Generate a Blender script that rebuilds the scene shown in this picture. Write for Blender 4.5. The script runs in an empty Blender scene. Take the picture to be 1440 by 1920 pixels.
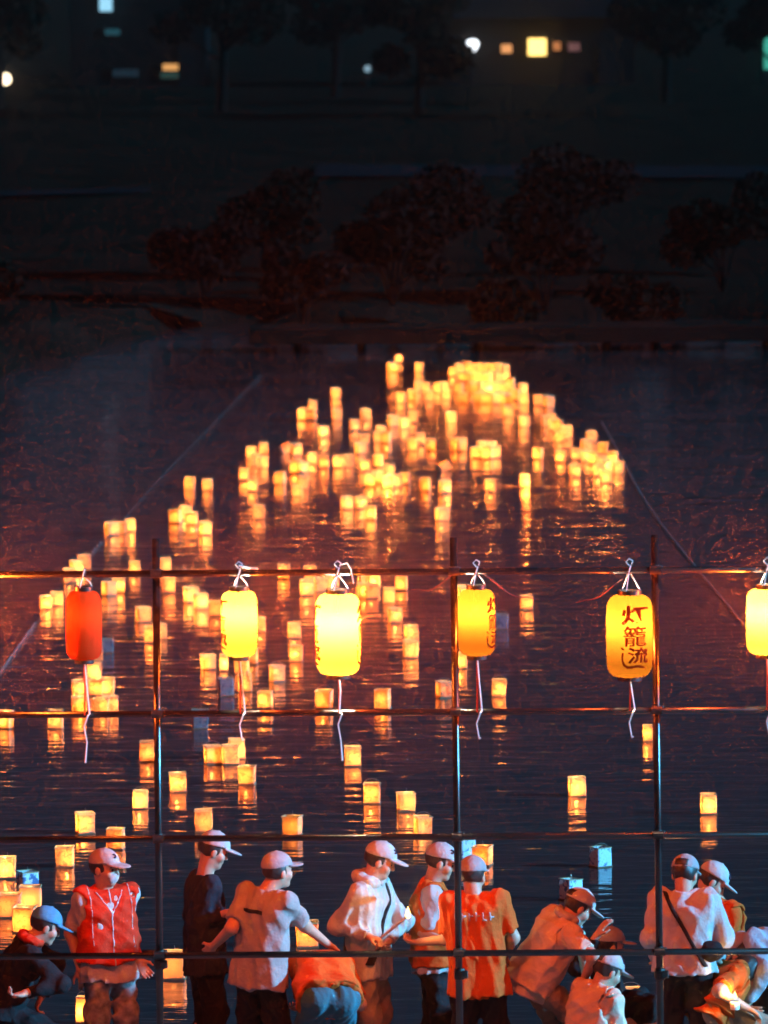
import bpy, math, random
import numpy as np
from mathutils import Vector, Matrix, Euler

random.seed(11)
RNG = np.random.default_rng(5)
scene = bpy.context.scene
C = scene.collection
rad = math.radians

# ------------------------------------------------------------------ camera
cam_data = bpy.data.cameras.new('camera')
cam = bpy.data.objects.new('camera', cam_data)
C.objects.link(cam)
scene.camera = cam
cam.location = (0, 0, 8.0)
cam.rotation_euler = (Matrix.Rotation(rad(90 - 5.247), 3, 'X') @ Matrix.Rotation(rad(-0.45), 3, 'Z')).to_euler()
cam_data.sensor_fit = 'HORIZONTAL'
cam_data.sensor_width = 36.0
cam_data.lens = 300.0
cam_data.clip_start = 0.5
cam_data.clip_end = 3000.0
cam_data.dof.use_dof = True
cam_data.dof.focus_distance = 47.0
cam_data.dof.aperture_fstop = 5.6

# ------------------------------------------------------------------ sky and the one cool key light from the right
SUN_EL, SUN_AZ = rad(16), rad(101)      # azimuth clockwise from +Y
world = bpy.data.worlds.new('World')
scene.world = world
world.use_nodes = True
wn = world.node_tree
wn.nodes.clear()
sky = wn.nodes.new('ShaderNodeTexSky')
sky.sky_type = 'NISHITA'
sky.sun_disc = False
sky.sun_elevation = SUN_EL
sky.sun_rotation = SUN_AZ
sky.ozone_density = 6.0
sky.air_density = 0.7
sky.dust_density = 0.2
bg = wn.nodes.new('ShaderNodeBackground')
bg.inputs['Strength'].default_value = 0.0038
wo = wn.nodes.new('ShaderNodeOutputWorld')
wn.links.new(sky.outputs[0], bg.inputs[0])
wn.links.new(bg.outputs[0], wo.inputs[0])

sun_data = bpy.data.lights.new('cool_key', 'SUN')
sun_data.energy = 5.0
sun_data.angle = rad(1.5)
sun_data.color = (0.09, 0.54, 1.0)
sun = bpy.data.objects.new('cool_key', sun_data)
C.objects.link(sun)
sdir = Vector((math.sin(SUN_AZ) * math.cos(SUN_EL), math.cos(SUN_AZ) * math.cos(SUN_EL), math.sin(SUN_EL)))
sun.rotation_euler = sdir.to_track_quat('Z', 'Y').to_euler()
sun.location = (30, 10, 40)

# ------------------------------------------------------------------ exposure and sampling
scene.view_settings.view_transform = 'Standard'
scene.view_settings.look = 'None'
scene.view_settings.exposure = 1.4
scene.view_settings.gamma = 1.0
scene.view_settings.use_curve_mapping = False
cy = scene.cycles
cy.use_denoising = True
cy.use_adaptive_sampling = True
cy.adaptive_threshold = 0.012
cy.adaptive_min_samples = 16
cy.max_bounces = 6
cy.diffuse_bounces = 2
cy.glossy_bounces = 2
cy.transmission_bounces = 4
cy.transparent_max_bounces = 24
cy.volume_bounces = 0
cy.sample_clamp_indirect = 0.0
cy.caustics_reflective = False
cy.caustics_refractive = False

LANTERNS = [
 (-2.24, 46.37, 'N', 'narrow lit lantern at the bottom edge beside the leg of the red vested man'),
 (1.79, 46.62, 'L', 'lit paper lantern near the bottom edge, right of the crouching person with the logo cap'),
 (-1.63, 48.32, 'L', 'lit floating lantern right of the left pole at the lowest rail'),
 (-0.63, 49.82, 'L', 'lit floating lantern half hidden behind the outstretched arm of the man in grey'),
 (-2.9, 50.66, 'L', 'lit paper lantern partly hidden behind the blue cap at the left edge'),
 (-3.06, 51.44, 'L', 'large lit paper lantern at the left edge behind the crouching person'),
 (-2.91, 51.68, 'L', 'large lit paper lantern just above the blue cap of the crouching person'),
 (1.51, 52.11, 'U', 'tilted unlit blue paper lantern right above the person bending in the white cap'),
 (-2.99, 52.72, 'U', 'small unlit blue and white lantern behind the two lit ones at the left edge'),
 (-3.21, 53.6, 'L', 'lit paper lantern with a white patch, cut by the left picture edge at cap height'),
 (1.82, 53.97, 'U', 'small unlit pale blue floating lantern in open water, left of the right pole'),
 (0.82, 54.12, 'L', 'lit floating lantern with wire handle just behind the grey cap and orange shirt'),
 (-2.75, 54.22, 'L', 'tall lit floating lantern left of the pink capped man in the red vest'),
 (0.68, 54.5, 'U', 'unlit blue lantern with a red mark, just right of the middle pole'),
 (-2.36, 55.24, 'L', 'lit floating lantern right behind the pink cap of the man in the red vest'),
 (0.32, 55.97, 'L', 'lit lantern above the white cap just left of the middle pole'),
 (-0.83, 56.0, 'H', 'half lit floating lantern with bluish paper below, above the man in the grey shirt'),
 (-2.67, 56.24, 'L', 'lit floating lantern sitting on the third rail line, above the man in the red vest'),
 (-1.62, 56.28, 'L', 'lit floating lantern half hidden by the white cap of the person in dark clothes'),
 (2.9, 57.15, 'L', 'lit floating lantern alone in the open water at the far right'),
 (0.18, 57.51, 'L', 'lit lantern between the second and third rails, twelfth from left'),
 (-2.24, 57.79, 'L', 'lit lantern between the second and third rails, third from left'),
 (-0.13, 58.02, 'L', 'lit lantern between the second and third rails, eleventh from left'),
 (1.76, 58.42, 'L', 'lit floating lantern alone in open water midway between the middle and right poles'),
 (-1.93, 58.92, 'L', 'lit lantern between the second and third rails, fifth from left'),
 (-1.3, 59.4, 'L', 'lit lantern between the second and third rails, ninth from left'),
 (-0.32, 60.67, 'L', 'lit lantern between the second and third rails, tenth from left'),
 (-1.49, 60.86, 'L', 'lit lantern between the second and third rails, seventh from left'),
 (-1.66, 60.87, 'L', 'lit lantern between the second and third rails, sixth from left'),
 (-2.29, 61.11, 'L', 'lit lantern between the second and third rails, fourth from left'),
 (-1.44, 61.25, 'L', 'lit lantern between the second and third rails, eighth from left'),
 (2.57, 62.3, 'N', 'narrow lit floating lantern close beside the right pole'),
 (-1.86, 63.62, 'U', 'faint unlit grey floating lantern just below the second rail, right of the left pole'),
 (-3.31, 63.71, 'L', 'lit lantern between the second and third rails, second from left'),
 (-3.82, 63.74, 'L', 'lit lantern between the second and third rails, first from left'),
 (-2.9, 64.85, 'L', 'lit lantern between upper two rails, left of the left pole, ninth from left'),
 (-3.13, 64.91, 'L', 'lit lantern between upper two rails, left of the left pole, fourth from left'),
 (-2.81, 64.94, 'L', 'lit lantern between upper two rails, left of the left pole, twelfth from left'),
 (-0.03, 65.11, 'L', 'lit lantern between upper two rails, right of the brightest hanging lantern, fifth from left'),
 (-0.63, 65.2, 'L', 'lit lantern under the top rail, between left pole and brightest hanging lantern, 19th from left'),
 (-1.23, 65.24, 'L', 'lit lantern under the top rail, between left pole and brightest hanging lantern, eleventh from left'),
 (0.61, 66.02, 'H', 'half lit floating lantern with grey lower paper, left beside the middle pole'),
 (1.18, 66.08, 'L', 'lit floating lantern below and right of the orange hanging lantern by the middle pole'),
 (-1.66, 66.31, 'U', 'unlit pinkish grey floating lantern left of the middle, above the second rail'),
 (-3.19, 66.32, 'L', 'lit lantern between upper two rails, left of the left pole, fifth from left'),
 (-3.02, 66.45, 'L', 'lit lantern between upper two rails, left of the left pole, eighth from left'),
 (-2.91, 66.49, 'L', 'lit lantern between upper two rails, left of the left pole, tenth from left'),
 (-1.47, 66.67, 'L', 'lit lantern under the top rail, between left pole and brightest hanging lantern, eighth from left'),
 (-1.15, 67.55, 'L', 'lit lantern under the top rail, between left pole and brightest hanging lantern, twelfth from left'),
 (-3.11, 67.87, 'L', 'lit lantern between upper two rails, left of the left pole, sixth from left'),
 (-1.54, 68.35, 'L', 'lit lantern under the top rail, between left pole and brightest hanging lantern, seventh from left'),
 (-1.74, 68.56, 'N', 'narrow orange floating lantern between two lit ones under the second hanging lantern'),
 (0.81, 68.64, 'L', 'lit lantern between upper two rails, right of the brightest hanging lantern, eleventh from left'),
 (-1.91, 68.72, 'L', 'lit lantern under the top rail, between left pole and brightest hanging lantern, fifth from left'),
 (-1.46, 69.19, 'L', 'lit lantern under the top rail, between left pole and brightest hanging lantern, ninth from left'),
 (-0.97, 69.41, 'L', 'lit lantern under the top rail, between left pole and brightest hanging lantern, 15th from left'),
 (-3.17, 69.61, 'L', 'lit lantern between upper two rails, left of the left pole, seventh from left'),
 (0.28, 69.68, 'L', 'lit lantern between upper two rails, right of the brightest hanging lantern, ninth from left'),
 (-3.08, 70.38, 'U', 'unlit bluish floating lantern beside the dark red hanging lantern'),
 (-2.62, 71.35, 'L', 'lit lantern between upper two rails, left of the left pole, 15th from left'),
 (0.3, 71.41, 'L', 'lit lantern between upper two rails, right of the brightest hanging lantern, tenth from left'),
 (-1.02, 71.66, 'L', 'lit lantern under the top rail, between left pole and brightest hanging lantern, 14th from left'),
 (-2.54, 71.72, 'L', 'lit lantern under the top rail, between left pole and brightest hanging lantern, first from left'),
 (-1.43, 72.35, 'L', 'lit lantern under the top rail, between left pole and brightest hanging lantern, tenth from left'),
 (1.32, 72.48, 'U', 'faint unlit grey floating lantern right of the orange hanging lantern'),
 (0.12, 73.24, 'L', 'lit lantern between upper two rails, right of the brightest hanging lantern, seventh from left'),
 (-2.79, 73.5, 'L', 'lit lantern between upper two rails, left of the left pole, 14th from left'),
 (-1.96, 74.07, 'L', 'lit lantern under the top rail, between left pole and brightest hanging lantern, sixth from left'),
 (1.66, 74.5, 'L', 'lit floating lantern alone right of the orange hanging lantern, long reflection'),
 (-2.16, 74.84, 'L', 'lit lantern under the top rail, between left pole and brightest hanging lantern, fourth from left'),
 (-3.99, 74.98, 'L', 'lit lantern between upper two rails, left of the left pole, first from left'),
 (-3.88, 75.32, 'L', 'lit lantern between upper two rails, left of the left pole, second from left'),
 (0.05, 75.33, 'L', 'lit lantern between upper two rails, right of the brightest hanging lantern, sixth from left'),
 (0.93, 75.5, 'L', 'lit lantern between upper two rails, right of the brightest hanging lantern, twelfth from left'),
 (-2.3, 75.62, 'L', 'lit lantern under the top rail, between left pole and brightest hanging lantern, third from left'),
 (-0.15, 75.89, 'L', 'lit lantern between upper two rails, right of the brightest hanging lantern, third from left'),
 (-0.26, 75.95, 'L', 'lit lantern between upper two rails, right of the brightest hanging lantern, first from left'),
 (-0.93, 76.31, 'L', 'lit lantern under the top rail, between left pole and brightest hanging lantern, 16th from left'),
 (-3.31, 76.43, 'L', 'lit lantern between upper two rails, left of the left pole, eleventh from left'),
 (-2.6, 76.68, 'L', 'lit lantern under the top rail, between left pole and brightest hanging lantern, second from left'),
 (-0.78, 76.73, 'L', 'lit lantern under the top rail, between left pole and brightest hanging lantern, 18th from left'),
 (0.2, 76.78, 'L', 'lit lantern between upper two rails, right of the brightest hanging lantern, eighth from left'),
 (-3.21, 76.79, 'L', 'lit lantern between upper two rails, left of the left pole, 13th from left'),
 (-0.63, 76.96, 'L', 'lit lantern under the top rail, between left pole and brightest hanging lantern, 20th from left'),
 (-0.12, 77.11, 'L', 'lit lantern between upper two rails, right of the brightest hanging lantern, fourth from left'),
 (-0.24, 77.12, 'L', 'lit lantern between upper two rails, right of the brightest hanging lantern, second from left'),
 (-3.85, 77.96, 'L', 'lit lantern between upper two rails, left of the left pole, third from left'),
 (-0.91, 78.12, 'L', 'lit lantern under the top rail, between left pole and brightest hanging lantern, 17th from left'),
 (-1.24, 78.28, 'L', 'lit lantern under the top rail, between left pole and brightest hanging lantern, 13th from left'),
 (-3.09, 78.81, 'L', 'lit lantern just above the top rail, left half of the picture, sixth from left'),
 (-3.82, 78.93, 'L', 'lit lantern just above the top rail, left half of the picture, first from left'),
 (-2.73, 79.24, 'L', 'lit lantern just above the top rail, left half of the picture, seventh from left'),
 (-3.75, 79.65, 'L', 'lit lantern just above the top rail, left half of the picture, second from left'),
 (-2.36, 84.02, 'L', 'lit lantern just above the top rail, left half of the picture, eleventh from left'),
 (-3.59, 84.04, 'L', 'lit lantern just above the top rail, left half of the picture, third from left'),
 (-3.49, 84.33, 'L', 'lit lantern just above the top rail, left half of the picture, fourth from left'),
 (-3.37, 84.55, 'L', 'lit lantern just above the top rail, left half of the picture, fifth from left'),
 (-2.58, 85.46, 'L', 'lit lantern just above the top rail, left half of the picture, tenth from left'),
 (0.78, 85.79, 'L', 'lit lantern nearest rows above the top rail, centre of the field, fifth from left'),
 (-2.81, 85.79, 'L', 'lit lantern just above the top rail, left half of the picture, eighth from left'),
 (-0.18, 86.03, 'L', 'lit lantern nearest rows above the top rail, centre of the field, fourth from left'),
 (-1.69, 86.31, 'L', 'lit lantern nearest rows above the top rail, centre of the field, first from left'),
 (-2.69, 86.32, 'L', 'lit lantern just above the top rail, left half of the picture, ninth from left'),
 (-0.51, 87.64, 'L', 'lit lantern nearest rows above the top rail, centre of the field, second from left'),
 (-0.31, 87.7, 'L', 'lit lantern nearest rows above the top rail, centre of the field, third from left'),
 (-1.22, 89.68, 'L', 'lit lantern second band above the rails, left of the middle pole, sixth from left'),
 (0.86, 89.92, 'L', 'lit lantern second band above the rails, left of the middle pole, 14th from left'),
 (1.51, 90.11, 'L', 'lit floating lantern second band above the rails, right of the middle pole'),
 (0.58, 90.28, 'L', 'lit lantern second band above the rails, left of the middle pole, 13th from left'),
 (-1.86, 90.5, 'L', 'lit lantern second band above the rails, left of the middle pole, fourth from left'),
 (-2.51, 90.64, 'L', 'lit lantern second band above the rails, left of the middle pole, second from left'),
 (2.01, 90.84, 'B', 'brightest floating lantern with a long glittering streak, right of the centre field'),
 (-1.15, 90.86, 'L', 'lit lantern second band above the rails, left of the middle pole, seventh from left'),
 (-2.77, 90.92, 'L', 'lit lantern second band above the rails, left of the middle pole, first from left'),
 (0.07, 90.93, 'B', 'very bright floating lantern with a long glittering streak in the centre field'),
 (0.18, 91.09, 'L', 'lit lantern second band above the rails, left of the middle pole, eleventh from left'),
 (-0.2, 91.21, 'L', 'lit lantern second band above the rails, left of the middle pole, eighth from left'),
 (0.3, 91.43, 'L', 'lit lantern second band above the rails, left of the middle pole, twelfth from left'),
 (3.19, 91.43, 'L', 'lit lantern in the right wing beside the rope, 16th from left'),
 (-0.09, 91.64, 'L', 'lit lantern second band above the rails, left of the middle pole, ninth from left'),
 (-1.49, 91.68, 'L', 'lit lantern second band above the rails, left of the middle pole, fifth from left'),
 (-2.03, 92.35, 'L', 'lit lantern second band above the rails, left of the middle pole, third from left'),
 (2.77, 92.45, 'L', 'lit lantern in the right wing beside the rope, sixth from left'),
 (3.13, 92.6, 'L', 'lit lantern in the right wing beside the rope, twelfth from left'),
 (0.08, 92.87, 'L', 'lit lantern second band above the rails, left of the middle pole, tenth from left'),
 (3.42, 92.93, 'L', 'lit lantern in the right wing beside the rope, 18th from left'),
 (3.26, 93.4, 'L', 'lit lantern in the right wing beside the rope, 15th from left'),
 (-1.18, 93.44, 'L', 'lit lantern in the left wing of the far field, third band back, seventh from left'),
 (-1.3, 93.55, 'L', 'lit lantern in the left wing of the far field, third band back, fifth from left'),
 (0.82, 93.63, 'D', 'dim tipped floating lantern in the centre of the far field'),
 (-0.27, 93.73, 'L', 'lit lantern in the centre of the far field, third band back, fourth from left'),
 (3.2, 94.05, 'L', 'lit lantern in the right wing beside the rope, 13th from left'),
 (-0.88, 94.25, 'L', 'lit lantern in the left wing of the far field, third band back, ninth from left'),
 (-0.67, 94.41, 'L', 'lit lantern in the centre of the far field, third band back, first from left'),
 (-1.79, 94.42, 'L', 'lit lantern in the left wing of the far field, third band back, third from left'),
 (-0.09, 94.45, 'L', 'lit lantern in the centre of the far field, third band back, fifth from left'),
 (-0.52, 94.49, 'L', 'lit lantern in the centre of the far field, third band back, second from left'),
 (3.39, 94.6, 'L', 'lit lantern in the right wing beside the rope, 17th from left'),
 (-1.9, 94.81, 'L', 'lit lantern in the left wing of the far field, third band back, second from left'),
 (3.12, 94.81, 'L', 'lit lantern in the right wing beside the rope, eleventh from left'),
 (2.63, 95.05, 'L', 'lit lantern in the right wing beside the rope, second from left'),
 (3.03, 95.1, 'L', 'lit lantern in the right wing beside the rope, ninth from left'),
 (-1.07, 95.11, 'L', 'lit lantern in the left wing of the far field, third band back, eighth from left'),
 (2.89, 95.5, 'L', 'lit lantern in the right wing beside the rope, seventh from left'),
 (2.31, 95.55, 'L', 'lit lantern in the right wing beside the rope, first from left'),
 (1.56, 95.72, 'L', 'lit lantern in the small tight cluster right above the middle pole, fifth from left'),
 (1.39, 95.83, 'L', 'lit lantern in the small tight cluster right above the middle pole, third from left'),
 (1.68, 95.9, 'L', 'lit lantern in the small tight cluster right above the middle pole, seventh from left'),
 (-1.99, 96.15, 'L', 'lit lantern in the left wing of the far field, third band back, first from left'),
 (3.31, 96.42, 'L', 'lit lantern in the right wing beside the rope, 14th from left'),
 (-1.32, 96.57, 'L', 'lit lantern in the left wing of the far field, third band back, sixth from left'),
 (-1.82, 96.81, 'L', 'lit lantern in the left wing of the far field, third band back, fourth from left'),
 (3.07, 96.84, 'L', 'lit lantern in the right wing beside the rope, eighth from left'),
 (-0.35, 96.87, 'L', 'lit lantern in the centre of the far field, third band back, third from left'),
 (1.5, 96.89, 'L', 'lit lantern in the small tight cluster right above the middle pole, fourth from left'),
 (1.64, 96.98, 'L', 'lit lantern in the small tight cluster right above the middle pole, sixth from left'),
 (-1.56, 97.08, 'D', 'dim tipped floating lantern at the left of the far field'),
 (1.19, 97.22, 'L', 'lit lantern in the small tight cluster right above the middle pole, second from left'),
 (1.09, 97.33, 'L', 'lit lantern in the small tight cluster right above the middle pole, first from left'),
 (0.72, 97.36, 'L', 'lit lantern in the centre of the far field, third band back, seventh from left'),
 (0.44, 97.39, 'L', 'lit lantern in the centre of the far field, third band back, sixth from left'),
 (0.57, 98.38, 'L', 'lit lantern in the centre of the far field, fourth band back, seventh from left'),
 (-0.3, 98.57, 'L', 'lit lantern in the left part of the far field, fourth band back, seventh from left'),
 (3.22, 98.73, 'L', 'lit lantern in the right wing beside the rope, tenth from left'),
 (2.74, 98.78, 'L', 'lit lantern in the right wing beside the rope, third from left'),
 (0.04, 98.84, 'L', 'lit lantern in the centre of the far field, fourth band back, third from left'),
 (-0.08, 99.05, 'L', 'lit lantern in the centre of the far field, fourth band back, first from left'),
 (2.81, 99.29, 'L', 'lit lantern in the right wing beside the rope, fourth from left'),
 (2.87, 99.7, 'L', 'lit lantern in the right wing beside the rope, fifth from left'),
 (-0.94, 100.07, 'L', 'lit lantern in the left part of the far field, fourth band back, fourth from left'),
 (-0.03, 100.09, 'L', 'lit lantern in the centre of the far field, fourth band back, second from left'),
 (2.76, 100.87, 'L', 'lit lantern in the diagonal string right of the far cluster, fourth from left'),
 (2.71, 101.19, 'L', 'lit lantern in the diagonal string right of the far cluster, third from left'),
 (-0.46, 101.3, 'L', 'lit lantern in the left part of the far field, fourth band back, sixth from left'),
 (0.33, 101.65, 'L', 'lit lantern in the centre of the far field, fourth band back, fifth from left'),
 (2.25, 101.78, 'L', 'lit lantern in the centre of the far field, fourth band back, tenth from left'),
 (2.6, 101.86, 'L', 'lit lantern in the diagonal string right of the far cluster, first from left'),
 (0.15, 102.1, 'L', 'lit lantern in the centre of the far field, fourth band back, fourth from left'),
 (2.7, 102.17, 'L', 'lit lantern in the diagonal string right of the far cluster, second from left'),
 (1.1, 102.77, 'L', 'lit lantern in the centre of the far field, fourth band back, eighth from left'),
 (0.48, 102.84, 'L', 'lit lantern in the centre of the far field, fourth band back, sixth from left'),
 (-1.17, 103.45, 'L', 'lit lantern in the left part of the far field, fourth band back, second from left'),
 (-0.75, 103.52, 'L', 'lit lantern in the left part of the far field, fourth band back, fifth from left'),
 (-0.28, 103.58, 'L', 'lit lantern in the left part of the far field, fourth band back, eighth from left'),
 (-1.32, 103.69, 'L', 'lit lantern in the left part of the far field, fourth band back, first from left'),
 (2.04, 104.02, 'L', 'lit lantern in the centre of the far field, fourth band back, ninth from left'),
 (-1.17, 105.5, 'L', 'lit lantern in the left part of the far field, fourth band back, third from left'),
 (2.75, 106.03, 'L', 'lit lantern in the front row of the packed far cluster, tenth from left'),
 (2.58, 106.4, 'L', 'lit lantern in the front row of the packed far cluster, ninth from left'),
 (2.36, 106.66, 'L', 'lit lantern in the front row of the packed far cluster, eighth from left'),
 (1.88, 106.71, 'L', 'lit lantern in the front row of the packed far cluster, fourth from left'),
 (2.07, 106.81, 'L', 'lit lantern in the front row of the packed far cluster, sixth from left'),
 (1.69, 106.85, 'L', 'lit lantern in the front row of the packed far cluster, second from left'),
 (1.97, 106.94, 'L', 'lit lantern in the front row of the packed far cluster, fifth from left'),
 (1.78, 106.96, 'L', 'lit lantern in the front row of the packed far cluster, third from left'),
 (1.34, 107.01, 'L', 'lit lantern at the left front of the packed far cluster, eleventh from left'),
 (1.61, 107.1, 'L', 'lit lantern in the front row of the packed far cluster, first from left'),
 (0.3, 107.12, 'L', 'lit lantern at the left front of the packed far cluster, second from left'),
 (2.23, 107.52, 'L', 'lit lantern in the front row of the packed far cluster, seventh from left'),
 (0.77, 107.55, 'L', 'lit lantern at the left front of the packed far cluster, sixth from left'),
 (0.49, 107.7, 'L', 'lit lantern at the left front of the packed far cluster, third from left'),
 (1.06, 107.89, 'L', 'lit lantern at the left front of the packed far cluster, ninth from left'),
 (-0.8, 108.33, 'L', 'lit lantern at the left front of the packed far cluster, first from left'),
 (2.39, 109.1, 'L', 'lit lantern in the middle row of the packed far cluster, sixth from left'),
 (0.74, 109.15, 'L', 'lit lantern at the left front of the packed far cluster, fifth from left'),
 (2.07, 109.26, 'L', 'lit lantern in the middle row of the packed far cluster, fourth from left'),
 (1.83, 109.29, 'B', 'brightest floating lantern in the middle of the packed far cluster'),
 (1.3, 109.34, 'L', 'lit lantern at the left front of the packed far cluster, tenth from left'),
 (0.93, 109.38, 'L', 'lit lantern at the left front of the packed far cluster, seventh from left'),
 (1.54, 109.44, 'L', 'lit lantern in the middle row of the packed far cluster, first from left'),
 (1.96, 109.52, 'L', 'lit lantern in the middle row of the packed far cluster, third from left'),
 (1.71, 109.55, 'L', 'lit lantern in the middle row of the packed far cluster, second from left'),
 (1.05, 109.62, 'L', 'lit lantern at the left front of the packed far cluster, eighth from left'),
 (0.62, 109.67, 'L', 'lit lantern at the left front of the packed far cluster, fourth from left'),
 (2.2, 110.13, 'L', 'lit lantern in the middle row of the packed far cluster, fifth from left'),
 (2.01, 111.56, 'L', 'lit lantern second row from the back of the packed cluster, sixth from left'),
 (1.77, 111.72, 'L', 'lit lantern second row from the back of the packed cluster, fourth from left'),
 (1.89, 111.84, 'L', 'lit lantern second row from the back of the packed cluster, fifth from left'),
 (1.5, 111.88, 'L', 'lit lantern second row from the back of the packed cluster, second from left'),
 (2.15, 111.94, 'L', 'lit lantern second row from the back of the packed cluster, seventh from left'),
 (1.64, 112.0, 'L', 'lit lantern second row from the back of the packed cluster, third from left'),
 (1.38, 112.16, 'L', 'lit lantern second row from the back of the packed cluster, first from left'),
 (1.24, 113.37, 'L', 'lit lantern in the farthest row of the packed cluster, third from left'),
 (2.17, 113.81, 'L', 'lit lantern in the farthest row of the packed cluster, eleventh from left'),
 (1.37, 114.03, 'L', 'lit lantern in the farthest row of the packed cluster, fourth from left'),
 (2.07, 114.09, 'L', 'lit lantern in the farthest row of the packed cluster, tenth from left'),
 (1.6, 114.14, 'L', 'lit lantern in the farthest row of the packed cluster, sixth from left'),
 (1.95, 114.24, 'L', 'lit lantern in the farthest row of the packed cluster, ninth from left'),
 (1.84, 114.25, 'L', 'lit lantern in the farthest row of the packed cluster, eighth from left'),
 (1.73, 114.26, 'L', 'lit lantern in the farthest row of the packed cluster, seventh from left'),
 (1.49, 114.29, 'L', 'lit lantern in the farthest row of the packed cluster, fifth from left'),
 (0.65, 114.52, 'L', 'lit lantern in the farthest row of the packed cluster, second from left'),
 (0.16, 114.71, 'L', 'lit lantern in the farthest row of the packed cluster, first from left'),
 (0.29, 116.94, 'S', 'tiny bright lantern at the very top of the field, left of the packed cluster'),
]
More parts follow.
